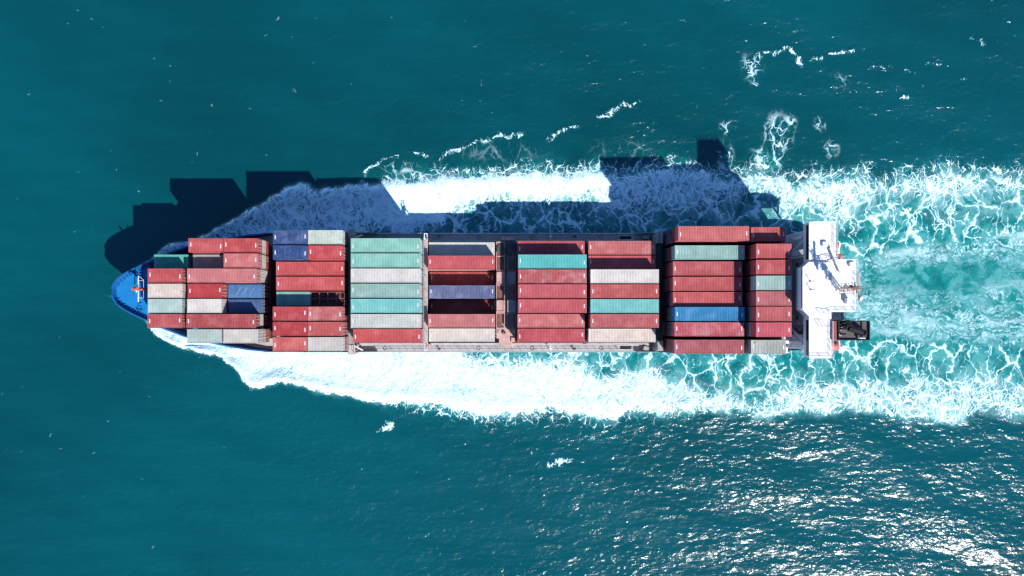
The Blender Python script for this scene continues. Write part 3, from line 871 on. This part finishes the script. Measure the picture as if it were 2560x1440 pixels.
# roof fittings
P(MB().bar((wx(2077, 22), wy(619, 22), 22.0), (wx(2103, 22.2), wy(680, 22.2), 22.2), .55, .35).bar((wx(2103, 22.2), wy(678, 22.2), 21.7), (wx(2103, 22.2), wy(678, 22.2), 22.2), .3, .3).bar((wx(2078, 22), wy(622, 22), 21.4), (wx(2078, 22), wy(622, 22), 21.9), .3, .3), 'provision_crane_jib', M_WHITE, acc)
P(MB().bbox(62.0, 62.9, 8.1, 8.9, 21.7, 22.3, .05), 'vent_box', M_RAIL, acc)
P(MB().bbox(61.3, 62.0, 1.9, 2.9, 21.7, 22.7, .05), 'vent_box', M_RAIL, acc)
P(MB().bbox(57.6, 58.5, 11.5, 12.3, 21.47, 22.0, .05), 'vent_box', M_WHITE, acc)
for (px, py) in ((2026, 703), (2027, 724)):
    x, y = wx(px, 22), wy(py, 22)
    mb = MB().tube((x, y, 21.9), (x, y, 23.3), .045, 6).path([(x, y, 23.1), (x+.5, y+.35, 23.2)], .03).path([(x, y, 23.1), (x+.5, y-.35, 23.2)], .03).bbox(x-.12, x+.1, y-.1, y+.1, 21.9, 22.1, .03)
    P(mb, 'searchlight', M_DGREY, acc)
for (ax, ay, bx, by) in ((2042, 660, 2080, 652), (2045, 782, 2072, 784), (2047, 815, 2066, 816)):
    x0_, y0_, x1_, y1_ = wx(ax, 21.5), wy(ay, 21.5), wx(bx, 21.5), wy(by, 21.5)
    mb = MB().path([(x0_, y0_, 22.9), (x1_, y1_, 22.9)], .05)
    for t in (0, .5, 1): mb.tube((x0_+(x1_-x0_)*t, y0_+(y1_-y0_)*t, 21.4), (x0_+(x1_-x0_)*t, y0_+(y1_-y0_)*t, 22.9), .05, 5)
    P(mb, 'awning_rail', M_STEEL, acc)
# stays under the wings, catwalk ahead of the house
for s_, yb in ((1, 13.2), (-1, -4.6)):
    mb = MB()
    mb.bar((55.9, yb+s_*.2, 17.9), (52.4, yb+s_*.05, 9.5), .5, .5)
    mb.bar((53.9, yb, 15.2), (56.4, yb, 15.2), .75, .4)
    mb.bar((55.9, yb-s_*.3, 18.3), (54.2, yb-s_*3.3, 14.2), .28, .28)
    mb.bar((54.9, yb-s_*.3, 15.3), (54.0, yb-s_*2.6, 14.2), .18, .18)
    P(mb, 'wing_brace', M_RAIL, acc)
    mb = MB().bbox(56.0, 58.8, yb-1.3, yb+1.3, 3.5, 18.5, .08)
    P(mb, 'wing_support', M_WHITE, acc)
cw = P(MB().box(54.15, 55.3, -1.0, 9.6, 13.9, 14.1), 'catwalk', M_LGREY, acc)
P(MB().bar((54.35, -1.0, 14.9), (54.35, 9.6, 14.9), .5, .35), 'cable_trunk', M_RAIL, acc)
railing_y(54.9, -.9, 9.5, 14.1, 1.1, acc, M_RAIL, 3, 1.1, .035)
railing_y(55.35, -.4, 9.0, 14.1, 1.1, acc, M_RAIL, 3, 1.1, .035)
mb = MB().path([(54.9, 9.5, 15.2), (55.5, 10.4, 16.2), (55.7, 11.2, 17.6)], .045).path([(55.35, 9.0, 15.2), (55.9, 10.2, 16.2), (56.0, 11.0, 17.6)], .045)
mb.path([(54.9, -.9, 15.2), (55.5, -1.8, 16.2), (55.7, -2.6, 17.6)], .045).path([(55.35, -.4, 15.2), (55.9, -1.5, 16.2), (56.0, -2.4, 17.6)], .045)
P(mb, 'catwalk_ladder', M_RAIL, acc)
P(MB().box(54.0, 56.5, -4.35, -1.05, 13.0, 13.2), 'port_side_platform', M_DECK, acc)
P(MB().bar((54.0, -1.3, 13.5), (56.3, -4.1, 13.5), .22, .25).bar((53.7, -2.4, 13.4), (54.6, -4.3, 13.4), .16, .2), 'platform_brace', M_RAIL, acc)
P(MB().bbox(54.0, 54.6, 9.4, 10.1, 13.9, 14.6, .04), 'cable_box', M_DGREY, acc)
P(MB().bbox(54.1, 54.9, -1.5, -.9, 13.3, 14.1, .04), 'cable_box', M_BLACK, acc)
# deck gear abreast of the house: winch drum to starboard, small pool and gear to port
mb = MB().tube((54.0, 14.0, 11.0), (55.4, 14.0, 11.0), .5, 14).bbox(53.7, 53.95, 13.3, 14.7, 9.4, 11.7, .04).box(53.6, 55.8, 13.2, 14.8, 3.5, 9.4)
P(mb, 'mooring_winch', M_STEEL, acc)
mb = MB().box(53.9, 56.4, -6.9, -4.4, 3.5, 9.8).bbox(53.95, 56.4, -6.9, -4.4, 9.8, 9.98, .03)
P(mb, 'side_house', M_RAIL, acc)
P(MB().bbox(54.15, 54.95, -6.5, -4.75, 9.98, 10.1, .03), 'deck_pool', M_TEALP, acc)
P(MB().bbox(55.75, 56.25, -5.7, -5.1, 9.98, 10.5, .05), 'tool_chest', M_TARPB, acc)
railing_y(55.2, -6.6, -4.7, 9.98, 1.0, acc)
railing(55.2, 56.4, -6.75, 9.98, parent=acc, h=1.0)

# funnel: red front, sooty black top, exhaust pipes
fy0, fy1 = -4.2, -.93
fx0, fx1, fz = 60.1, 65.4, 22.2
fun = P(MB().bbox(fx0, fx1, fy0, fy1, 3.5, fz-.4, .06), 'funnel', M_BLACK)
P(MB().bbox(59.2, fx0-.02, fy0+.05, fy1-.05, 12.0, fz-.3, .05), 'funnel_front', M_FUNRED, fun)
P(MB().bar((59.6, fy0+.1, fz-.25), (59.6, fy1-.1, fz-.25), .06, .06), 'funnel_handrail', M_RUSTRED, fun)
mb = MB()
for a, b, c, d in ((fx0,fx1,fy0,fy0+.14),(fx0,fx1,fy1-.14,fy1),(fx0,fx0+.15,fy0+.14,fy1-.14),(fx1-.2,fx1,fy0+.14,fy1-.14)):
    mb.box(a, b, c, d, fz-.42, fz)
P(mb, 'funnel_rim', M_BLACK, fun)
P(MB().box(fx0+.16, fx1-.21, fy0+.15, fy1-.15, fz-.45, fz-.37), 'funnel_top_plate', M_FUNGREY, fun)
P(MB().bar((fx1-1.3, fy0+.2, fz-.25), (fx1-1.3, fy1-.2, fz-.25), .12, .25), 'funnel_stiffener', M_BLACK, fun)
for (px, py, r, h) in ((2104, 808, .13, .8), (2104, 816, .13, .8), (2104, 822, .14, .8), (2104, 835, .15, .9)):
    x, y = wx(px, fz), wy(py, fz)
    mb = MB().tube((x, y, fz-.4), (x, y, fz-.4+h), r, 10).tube((x, y, fz-.4+h), (x+.45, y, fz-.25+h), r*.95, 10)
    P(mb, 'exhaust_pipe', M_BLACK, fun)
    P(MB().ring((x-.05, y-.08, fz-.33), r*1.35, .06, 14, 5), 'pipe_flange', M_MARK, fun)
x, y = wx(2122, fz+.4), wy(812, fz+.4)
mb = MB().tube((x, y+.35, fz-.4), (x+.1, y-.55, fz+.6), .66, 18).tube((x+.1, y-.5, fz+.5), (x+2.1, y-1.25, fz+1.1), .60, 18, .5).tube((x+2.1, y-1.25, fz+1.1), (x+2.5, y-1.35, fz+.5), .5, 18)
P(mb, 'exhaust_pipe', M_BLACK, fun)
x, y = wx(2146, fz), wy(844, fz)
mb = MB().tube((x, y, fz-.4), (x, y, fz+.3), .2, 12).tube((x, y, fz+.3), (x+.95, y-.05, fz+.4), .17, 12)
P(mb, 'exhaust_pipe', M_STEEL, fun)
P(MB().bbox(58.4, 64.2, -4.0, .3, 3.5, 12.0, .08), 'engine_casing', M_WHITE, fun)
railing_y(57.75, -6.8, .4, 18.5, 1.0, fun)

# radar mast
mx_, my_ = 60.35, 4.35
mb = MB()
for dx, dy in ((-.35, 0), (.35, .35), (.35, -.35)):
    mb.tube((mx_+dx, my_+dy, 21.7), (mx_+dx*.5, my_+dy*.5, 29.2), .10, 8, .07)
for z in np.arange(22.2, 29, .75):
    k = 1-.5*(z-20.6)/8.6
    pts = [(mx_+dx*k, my_+dy*k, z) for dx, dy in ((-.35, 0), (.35, .35), (.35, -.35), (-.35, 0))]
    mb.path(pts, .04, 5)
mast = P(mb, 'radar_mast', M_MASTTAN)
for z, w in ((24.2, 1.1), (26.2, 1.0)):
    P(MB().bbox(mx_-.35, mx_+.4, my_-w*.55, my_+w*.55, z, z+.08, .02), 'mast_platform', M_MASTTAN, mast)
P(MB().bar((mx_+.25, my_-2.2, 28.4), (mx_+.15, my_+2.1, 28.4), .28, .22), 'mast_yard', M_MASTTAN, mast)
P(MB().bar((mx_-.3, my_-.95, 25.0), (mx_-.3, my_+.95, 25.0), .18, .14).tube((mx_-.3, my_, 24.2), (mx_-.3, my_, 25.0), .14, 8), 'radar_scanner', M_MARK, mast)
P(MB().bar((mx_+.5, my_-.8, 27.1), (mx_+.1, my_+.8, 27.1), .16, .14).tube((mx_+.3, my_, 26.2), (mx_+.3, my_, 27.1), .12, 8), 'radar_scanner', M_DGREY, mast)
mb = MB().tube((mx_+.3, my_-1.75, 28.5), (mx_+.3, my_-1.75, 28.7), .2, 12).tube((mx_+.3, my_-1.75, 28.7), (mx_+.3, my_-1.75, 29.1), .34, 14, .26)
P(mb, 'satellite_dome', M_MARK, mast, smooth=False)
P(MB().tube((mx_+.4, my_-.1, 28.4), (mx_+.4, my_-.1, 33.0), .055, 6, .03), 'whip_antenna', M_DGREY, mast)
P(MB().tube((mx_+.4, my_-1.2, 28.4), (mx_+.6, my_-.9, 32.6), .05, 6, .03), 'whip_antenna', M_DGREY, mast)
mb = MB()
for k in range(10):
    z = 22.3+.6*k
    mb = MB().bar((mx_-.1, my_, z), (mx_-.1+.1*(k%3), my_+(.9 if k % 2 else -.8), z), .045, .05)
    mb.bbox(mx_-.1, mx_+.05, my_+(.8 if k % 2 else -.85), my_+(.92 if k % 2 else -.73), z-.03, z+.18, .02)
    P(mb, 'navigation_light', M_DGREY, mast)
for sy, q in ((2.0, (58.7, 8.7, 22.0)), (-2.0, (58.3, .3, 22.0)), (2.0, (63.1, 9.1, 22.0)), (-2.0, (63.1, .8, 22.0))):
    P(MB().tube((mx_+.2, my_+sy, 28.4), q, .018, 4), 'signal_halyard', M_STEEL, mast)

# lifeboats in their davits (things of their own)
def lifeboat(x, y, z, s_, label):
    root = empty('lifeboat', (x, y, z))
    tag(root, label, 'lifeboat', 'lifeboats beside the bridge house')
    L_, B_, H_ = 6.4, 2.3, 1.3
    vs = []; fs = []
    ns, nk = 17, 12
    for i in range(ns):
        t = -1 + 2*i/(ns-1)
        w = B_/2*max(.02, (1-abs(t)**2.6))**.55
        for k in range(nk):
            a = 2*math.pi*k/nk
            zz = math.sin(a); yy = math.cos(a)
            hz = (H_ if zz < 0 else 1.15*(max(.05, 1-abs(t*.95)**3))**.5)
            vs.append((t*L_/2, w*(abs(yy)**.8)*math.copysign(1, yy), H_*.9 + zz*hz*(1 if zz > 0 else (1-abs(t)**3*.5))))
    for i in range(ns-1):
        for k in range(nk):
            fs.append((i*nk+k, (i+1)*nk+k, (i+1)*nk+(k+1)%nk, i*nk+(k+1)%nk))
    mbx = MB(); mbx._add(vs, fs)
    mbx.build('boat_hull', M_ORANGE, root, True, True)
    MB().bbox(-1.9, .2, -.55, .55, 1.9, 2.55, .12).build('canopy', M_ORANGE, root)
    MB().tube((-L_/2+.6, 0, 1.9), (-L_/2+.6, 0, 2.7), .09, 8).tube((L_/2-.6, 0, 1.9), (L_/2-.6, 0, 2.7), .09, 8).build('lifting_hook', M_DGREY, root)
    MB().box(-.5, .15, -.3, .3, 2.55, 2.62).build('hatch', M_RUSTRED, root)
    return root
lifeboat(62.1, 12.6, 10.2, 1, 'orange lifeboat behind the starboard bridge wing, next to the whip mast block')['label'] = 'orange enclosed lifeboat behind the starboard bridge wing, across from the funnel'
lifeboat(62.3, -5.5, 10.2, -1, 'orange enclosed lifeboat behind the port bridge wing, beside the black funnel')
for s_, y in ((1, 12.6), (-1, -5.5)):
    mb = MB()
    for x in (59.6, 64.4):
        mb.bar((x, y-s_*1.6, 3.5), (x, y-s_*1.6, 12.6), .3, .3).bar((x, y-s_*1.6, 12.6), (x, y+s_*.3, 13.2), .25, .3).bar((x, y-s_*1.6, 10.0), (x, y+s_*1.0, 10.0), .25, .3)
        mb.tube((x, y, 13.15), (x, y, 12.7), .05, 6)
    P(mb, 'lifeboat_davit', M_RAIL)
# stern mooring gear to port, rescue raft rack on the starboard quarter
mb = MB().bbox(61.5, 63.5, -6.9, -5.0, 3.5, 4.2, .05).bar((60.8, -6.95, 9.4), (64.8, -6.95, 9.4), .12, .12).bar((63.0, -5.0, 9.4), (63.0, -6.95, 9.4), .12, .12).bar((64.8, -5.0, 9.4), (64.8, -6.95, 9.4), .12, .12).bar((64.8, -6.95, 3.5), (64.8, -6.95, 9.4), .12, .12).bar((60.8, -6.95, 3.5), (60.8, -6.95, 9.4), .12, .12)
P(mb, 'boat_deck_frame', M_RAIL)
mb = MB().bbox(62.3, 64.4, 10.0, 10.8, 14.0, 14.7, .2).bar((62.5, 10.4, 14.0), (62.5, 9.3, 14.0), .1, .1).bar((64.2, 10.4, 14.0), (63.0, 9.3, 14.0), .1, .1)
P(mb, 'life_raft', M_ORANGE, acc)

# ------------------------------------------------------------------ containers
CW = 2.438
LEN = {20: 6.058, 40: 12.192}

def corrug(mb, n, x0, x1, fn, d):
    """a trapezoid wave running along x; fn(x, depth) gives the two edge points"""
    xs_ = []
    step = (x1-x0)/n
    for i in range(n):
        a = x0 + i*step
        xs_ += [(a, 0), (a+.30*step, 0), (a+.5*step, 1), (a+.80*step, 1)]
    xs_.append((x1, 0))
    vs = []; fs = []
    for x, k in xs_:
        vs += list(fn(x, k*d))
    for i in range(len(xs_)-1):
        fs.append((2*i, 2*i+2, 2*i+3, 2*i+1))
    mb._add(vs, fs)

MESH = {}
def cmesh(key):
    if key in MESH: return MESH[key]
    kind, L_, H_ = key
    mb = MB(); w = CW/2
    smooth = False
    if kind == 'frame':
        p = .15
        for x0, x1 in ((0, p), (L_-p, L_)):
            for y0, y1 in ((-w, -w+p), (w-p, w)):
                mb.box(x0, x1, y0, y1, 0.02, H_)
        for y0, y1 in ((-w, -w+.09), (w-.09, w)):
            mb.box(p, L_-p, y0, y1, H_-.11, H_-.012); mb.box(p, L_-p, y0, y1, .02, .18)
        for x0, x1 in ((0.005, .12), (L_-.12, L_-.005)):
            mb.box(x0, x1, -w+p, w-p, H_-.13, H_-.012); mb.box(x0, x1, -w+p, w-p, .02, .18)
        mb.box(.12, L_-.12, -w+.09, w-.09, .06, .16)
        for x0, x1 in ((-.005, .178), (L_-.178, L_+.005)):
            for y0, y1 in ((-w-.004, -w+.162), (w-.162, w+.004)):
                mb.box(x0, x1, y0, y1, H_-.10, H_+.006)
    elif kind == 'roof':
        n = 42 if L_ > 7 else 21
        corrug(mb, n, .30, L_-.30, lambda x, k: ((x, -w+.09, H_-.02-k), (x, w-.09, H_-.02-k)), .065)
        for x0, x1 in ((.12, .30), (L_-.30, L_-.12)):
            mb._add([(x0,-w+.09,H_-.02),(x1,-w+.09,H_-.02),(x1,w-.09,H_-.02),(x0,w-.09,H_-.02)], [(0,1,2,3)])
    elif kind == 'side':
        n = 42 if L_ > 7 else 21
        corrug(mb, n, .15, L_-.15, lambda x, k: ((x, w-.02-k, .18), (x, w-.02-k, H_-.11)), .04)
    elif kind == 'end':
        n = 8; st = (CW-.30)/n
        vs = []; fs = []; ys_ = []
        for i in range(n):
            a = -w+.15+i*st
            ys_ += [(a, 0), (a+.3*st, 0), (a+.5*st, 1), (a+.8*st, 1)]
        ys_.append((w-.15, 0))
        for y, k in ys_: vs += [(.03+.05*k, y, .18), (.03+.05*k, y, H_-.13)]
        for i in range(len(ys_)-1): fs.append((2*i, 2*i+1, 2*i+3, 2*i+2))
        mb._add(vs, fs)
    elif kind == 'door':
        mb.box(L_-.09, L_-.03, .01, w-.15, .18, H_-.13)
        for z in (.45, .85, 1.25, 1.65, 2.05):
            mb.box(L_-.03, L_-.016, .06, w-.2, z, z+.16)
        for z in (.35, .95, 1.5, 2.1): mb.box(L_-.04, L_+.0, w-.2, w-.1, z, z+.14)
    elif kind == 'bar':
        mb.tube((L_+.012, 0, .12), (L_+.012, 0, H_-.08), .03, 6)
        for z in (.2, .9, 1.6, 2.25): mb.box(L_-.03, L_+.03, -.05, .05, z, z+.08)
        mb.box(L_, L_+.03, -.03, .28, 1.05, 1.1)
    elif kind == 'mark':
        mb.box(-.085, .085, -.36, .36, 0, .012)
    elif kind == 'tarp':
        n = 24; m = 7
        vs = []; fs = []
        for i in range(n+1):
            for j in range(m):
                x = .06+(L_-.12)*i/n; y = -w+.03+(CW-.06)*j/(m-1)
                t = abs(j-(m-1)/2)/((m-1)/2)
                z = H_+.015+.10*(1-t*t)*(1 if i % 3 == 0 else .55) + .015*math.sin(i*2.1+j*1.7)
                vs.append((x, y, z))
        for i in range(n):
            for j in range(m-1):
                a = i*m+j; fs.append((a, a+m, a+m+1, a+1))
        mb._add(vs, fs)
        for s_ in (-1, 1):
            mb._add([(.06, s_*(w+.012), H_+.02), (L_-.06, s_*(w+.012), H_+.02), (L_-.06, s_*(w+.012), H_-.25), (.06, s_*(w+.012), H_-.25)], [(0,1,2,3)])
        smooth = True
    elif kind == 'straps':
        for k in range(3):
            x = L_*(.3+.2*k)
            mb.bar((x-.5, -w+.3+.3*(k%2), H_+.13), (x+.5, w-.5, H_+.13), .03, .02)
    me = mb.mesh('container_'+kind, [MC], smooth)
    MESH[key] = me
    return me

BAYW = ['first', 'second', 'third', 'fourth', 'fifth', 'sixth', 'seventh', 'eighth', 'ninth']
ROWN = ['one', 'two', 'three', 'four', 'five', 'six', 'seven', 'eight']
ROWW = ['first', 'second', 'third', 'fourth', 'fifth', 'sixth', 'seventh', 'eighth']

def obj_(name, me, parent, rgb, wear, loc=(0,0,0), ry=None):
    o = link(name, me, parent)
    o.color = (*rgb, wear)
    o.location = loc
    return o

TOPS = {}
def container(x, y, z, size, H_, rgb, wear, label, group, top=True, marks=True, style='box'):
    L_ = LEN[size]
    root = empty('shipping_container', (x, y, z))
    tag(root, label, 'container', group)
    obj_('frame', cmesh(('frame', L_, H_)), root, rgb, wear)
    if style == 'box':
        obj_('roof', cmesh(('roof', L_, H_)), root, rgb, wear)
    for s_ in (1, -1):
        o = obj_('side_wall', cmesh(('side', L_, H_)), root, rgb, wear)
        o.scale = (1, s_, 1)
    obj_('front_wall', cmesh(('end', L_, H_)), root, rgb, wear)
    for s_ in (1, -1):
        d = obj_('door', cmesh(('door', L_, H_)), root, rgb, wear)
        d.scale = (1, s_, 1)
        if top or random.random() < .5:
            for yy in (.28, .82):
                lb = link('locking_bar', cmesh(('bar', L_, H_)), d)
                lb.location = (0, yy, 0); lb.color = (.42, .40, .40, .2) if max(rgb) < .5 or min(rgb) < .2 else (.20, .12, .11, .2)
    if top and marks and style == 'box':
        for x_, y_ in ((.40, .15*random.choice((-1, 0, 1))), (L_-.42, .15*random.choice((-1, 0, 1)))):
            o = link('roof_marking', MARK, root); o.location = (x_, y_, H_-.018)
    if style in ('tarp', 'tarp_slate', 'tarp_navy'):
        o = link('tarpaulin', cmesh(('tarp', L_, H_)), root)
        o.material_slots[0].link = 'OBJECT'
        o.material_slots[0].material = {'tarp': M_TARPB, 'tarp_slate': M_TARPG, 'tarp_navy': M_TARPN}[style]
        if style == 'tarp':
            s = link('strap', cmesh(('straps', L_, H_)), root); s.color = (.5, .6, .72, .1)
    if style == 'open':
        MB().box(.1, L_-.1, -CW/2+.08, CW/2-.08, H_*.55, H_*.60).build('cargo_floor', M_SCRAP, root)
        mb = MB()
        for k in range(160):
            cx = random.uniform(.4, L_-.4); cy = random.uniform(-1.0, 1.0); s = random.uniform(.06, .22)
            a = random.uniform(0, 3.14)
            mb.bar((cx-s*math.cos(a), cy-s*math.sin(a), H_*.6+random.uniform(.0, .3)), (cx+s*math.cos(a), cy+s*math.sin(a), H_*.62+random.uniform(.0, .35)), s*.7, s*.5)
        o = mb.build('scrap_load', M_SCRAP, root); o['kind'] = 'stuff'
        for k in range(1, 4):
            b = MB().bar((L_*k/4, -CW/2+.02, H_-.06), (L_*k/4, CW/2-.02, H_-.06), .15, .12).build('roof_bow', MC, root); b.color = (*rgb, wear)
        b = MB().bar((.1, 0, H_-.05), (L_-.1, 0, H_-.05), .15, .12).build('roof_beam', MC, root); b.color = (*rgb, wear)
    return root
mbm = MB().box(-.085, .085, -.36, .36, 0, .012)
MARK = mbm.mesh('container_roof_marking', [M_MARK])

R7 = [12.26, 9.60, 6.95, 4.29, 1.63, -1.03, -3.69]            # rows, starboard to port
R8 = [13.68, 11.0, 8.32, 5.64, 2.96, 0.28, -2.40, -5.08]
RA = [14.08, 10.98, 8.22, 5.52, 2.85, .22, -2.48, -5.55]
LOWER = [((160,52,58),'dark red'),((150,60,64),'dull red'),((60,110,120),'dark teal'),((196,198,200),'off-white'),((48,80,140),'dark blue'),((176,70,72),'brick red'),((120,160,160),'grey-green'),((140,48,54),'maroon')]

# (bay, row list, row index, x of the forward end, size, top height, tiers down to, colour, words, wear, style, half word)
W_, N_, L_c = .3, .0, 0
def stack(bay, rows, ri, x, size, ztop, zbase, rgb, words, wear=.25, style='box', half='', ends=None, marks=True):
    y = rows[ri]; nrow = len(rows)
    n = max(1, round((ztop-zbase)/2.68))
    h = (ztop-zbase)/n - .012
    rowp = nrow - ri
    base_lab = f"port row {ROWN[rowp-1]}, {BAYW[bay-1]} bay from bow"
    hw = f", {half}" if half else ''
    sz = 'long' if size == 40 else 'short'
    for t in range(n):
        z = zbase + (ztop-zbase)/n*t + .006
        top = (t == n-1)
        jx = 0 if top else random.uniform(-.03, .03)
        if top:
            container(x, y, z, size, h, paint(*rgb), wear, f"{words} {sz} container, top of {base_lab}{hw}", f"top containers of the {BAYW[bay-1]} bay", True, marks, style)
        else:
            if ends and t-(n-1) in ends: c, wd = ends[t-(n-1)]
            else: c, wd = random.choice(LOWER)
            down = n-1-t
            dw = ['', 'one tier', 'two tiers', 'three tiers', 'four tiers', 'five tiers'][down]
            container(x+jx, y, z, size, h, paint(*c), .35, f"{wd} {sz} container {dw} down {base_lab}{hw}", f"lower containers of the {BAYW[bay-1]} bay", False)

WH = ((225,225,226), 'white'); RD = ((190,70,76), 'red'); GR = ((205,208,210), 'pale grey')
# first bay (short boxes only)
stack(1, R7, 1, -57.85, 20, 12.8, 7.6, (70,196,186), 'bright teal', .2, marks=False)
stack(1, R7, 2, -57.9, 20, 15.4, 7.6, (203,84,90), 'plain red', .2, ends={-1: RD})
stack(1, R7, 3, -57.9, 20, 15.4, 7.6, (230,222,216), 'rust-streaked cream', .8, ends={-1: WH}, marks=False)
stack(1, R7, 4, -57.9, 20, 15.4, 7.6, (178,214,216), 'pale aqua', .35, ends={-1: WH}, marks=False)
stack(1, R7, 5, -57.95, 20, 15.4, 7.6, (194,86,93), 'dull red', .3, ends={-1: RD})
# second bay
stack(2, R7, 0, -50.75, 20, 15.4, 7.6, (207,84,91), 'matt red', .3, half='forward half')
stack(2, R7, 0, -44.6, 20, 15.4, 7.6, (206,78,86), 'ribbed red', .2, half='aft half', ends={-1: WH, -2: RD})
stack(2, R7, 1, -50.9, 20, 12.8, 7.6, (168,186,184), 'grey-green', .4, half='forward half', marks=False)
stack(2, R7, 1, -44.6, 20, 15.4, 7.6, (214,118,124), 'faded pink-red', .3, half='aft half', ends={-1: WH, -2: RD})
stack(2, R7, 2, -51.0, 40, 15.4, 7.6, (216,130,138), 'faded pink', .25, ends={-1: WH, -2: WH})
stack(2, R7, 3, -50.9, 20, 15.4, 7.6, (198,58,68), 'deep red', .15, half='forward half', ends={-1: RD})
stack(2, R7, 3, -44.6, 20, 12.8, 7.6, (88,126,186), 'strapped bright-blue-tarpaulined', .3, 'tarp', half='aft half', ends={-1: RD})
stack(2, R7, 4, -51.0, 20, 15.4, 7.6, (226,226,228), 'scuffed white', .35, half='forward half', marks=False, ends={-1: WH})
stack(2, R7, 4, -44.6, 20, 12.8, 7.6, (96,120,176), 'navy tarpaulin-covered', .3, 'tarp_navy', half='aft half', ends={-1: RD})
stack(2, R7, 5, -51.15, 40, 15.4, 7.6, (186,80,88), 'dull dark red', .3, ends={-1: WH, -2: RD})
stack(2, R7, 6, -51.0, 20, 15.4, 7.6, (178,206,208), 'weathered pale aqua', .4, half='forward half', marks=False)
stack(2, R7, 6, -44.65, 20, 15.4, 7.6, (212,214,216), 'pale grey', .3, half='aft half', ends={-1: ((200,200,202),'off-white'), -2: RD}, marks=False)
# third bay
stack(3, R8, 0, -35.95, 20, 15.4, 5, (48,88,156), 'dark blue', .3, half='forward half')
stack(3, R8, 0, -29.8, 20, 15.4, 5, (206,226,223), 'dirty mint-white', .8, half='aft half', marks=False)
stack(3, R8, 1, -35.95, 20, 15.4, 5, (42,84,156), 'blue', .3, half='forward half')
stack(3, R8, 1, -29.75, 20, 15.4, 5, (210,72,84), 'bright red', .2, half='aft half')
stack(3, R8, 2, -36.05, 40, 12.8, 5, (212,88,95), 'plain red', .25)
stack(3, R8, 3, -36.05, 40, 12.8, 5, (214,92,102), 'ribbed rose-red', .25)
stack(3, R8, 4, -36.0, 20, 12.8, 5, (140,202,196), 'sea-green', .25, half='forward half', marks=False)
stack(3, R8, 4, -29.85, 20, 12.8, 5, (170,84,84), 'scrap-filled open-topped', .4, 'open', half='aft half')
stack(3, R8, 5, -35.98, 20, 15.4, 5, (197,66,78), 'strong red', .2, half='forward half')
stack(3, R8, 5, -29.82, 20, 15.4, 5, (206,104,107), 'patchy faded red', .6, half='aft half')
stack(3, R8, 6, -35.98, 20, 15.4, 5, (194,60,72), 'crimson', .15, half='forward half')
stack(3, R8, 6, -29.82, 20, 15.4, 5, (207,95,98), 'worn red', .45, half='aft half')
stack(3, R8, 7, -35.98, 20, 15.4, 5, (214,97,97), 'orange-red', .3, half='forward half')
stack(3, R8, 7, -29.82, 20, 15.4, 5, (213,215,217), 'pale grey', .3, half='aft half', marks=False)
# fourth bay
for i, (c, wd, wr) in enumerate((((142,216,208),'mint green',.25),((140,214,208),'smooth mint green',.2),((224,229,232),'off-white',.35),((150,200,199),'grey-teal',.4),((124,218,222),'bright aqua',.2),((213,223,227),'scratched ice-white',.5),((206,84,91),'red',.3))):
    stack(4, R7, i, -22.3, 40, 15.4 if i < 6 else 12.8, 5, c, wd, wr, ends={-1: ((190,200,200),'pale grey')})
# fifth bay: an open hold, the boxes at very different heights
for i, (c, wd, wr, zt, st) in enumerate((((226,233,233),'white',.3,7.6,'box'),((213,94,107),'rose-red',.2,10.2,'box'),((192,76,82),'sunken red',.3,5.0,'box'),((104,124,184),'faded slate-blue',.75,7.6,'box'),((188,74,84),'sunken dark red',.3,5.0,'box'),((213,128,135),'faded pink',.3,10.2,'box'),((228,231,233),'stained white',.35,7.6,'box'))):
    stack(5, R7, i, -9.1, 40, zt, 2.4, c, wd, wr, st)
# sixth bay
for i, (c, wd, wr, zt) in enumerate((((206,84,95),'dark-shaded red',.25,10.2),((90,212,216),'vivid aqua',.12,12.8),((206,96,106),'white-flecked red',.9,12.8),((216,100,115),'rose-red',.15,12.8),((214,95,110),'plain rose-red',.15,12.8),((212,120,128),'faded pink-red',.5,10.2),((206,84,100),'ribbed red',.2,10.2))):
    stack(6, R7, i, 7.2, 40, zt, 5, c, wd, wr)
# seventh bay
for i, (c, wd, wr, zt) in enumerate((((216,120,125),'faded pink-red',.45,10.2),((221,100,112),'half-shaded red',.15,10.2),((236,238,240),'white',.35,12.8),((206,94,98),'brick red',.3,12.8),((122,217,220),'aqua',.2,12.8),((206,105,112),'dusty red',.35,12.8),((234,232,231),'rust-stained white',.5,10.2))):
    stack(7, R7, i, 20.1, 40, zt, 5, c, wd, wr, marks=(c[1] < 200))
# eighth bay
for i, (c, wd, wr, zt) in enumerate((((223,118,122),'pale pink-red',.2,18.0),((152,210,210),'scuffed aqua',.4,15.7),((206,95,105),'red',.3,14.9),((209,95,102),'plain red',.2,14.9),((216,98,108),'rose-red',.15,14.9),((30,152,222),'vivid blue',.35,15.7),((216,90,112),'pale-flecked crimson',.8,15.4),((191,100,112),'dusty maroon-pink',.25,15.4))):
    stack(8, RA, i, 34.45 if i not in (2,3,4) else 34.3, 40, zt, 5, c, wd, wr)
# ninth bay (short boxes)
for i, (c, wd, wr, zt) in enumerate((((216,105,110),'half-shaded red',.25,16.5),((216,100,105),'red',.25,19.0),((213,95,102),'plain red',.3,19.0),((174,214,214),'pale aqua',.2,19.0),((206,112,122),'dusty pink',.25,19.0),((211,105,112),'rose-red',.15,19.0),((224,100,122),'crimson-pink',.1,19.0),((184,204,206),'rust-streaked grey-white',.8,16.5))):
    stack(9, RA, i, 47.5, 20, zt, 5, c, wd, wr)

bpy.context.view_layer.update()
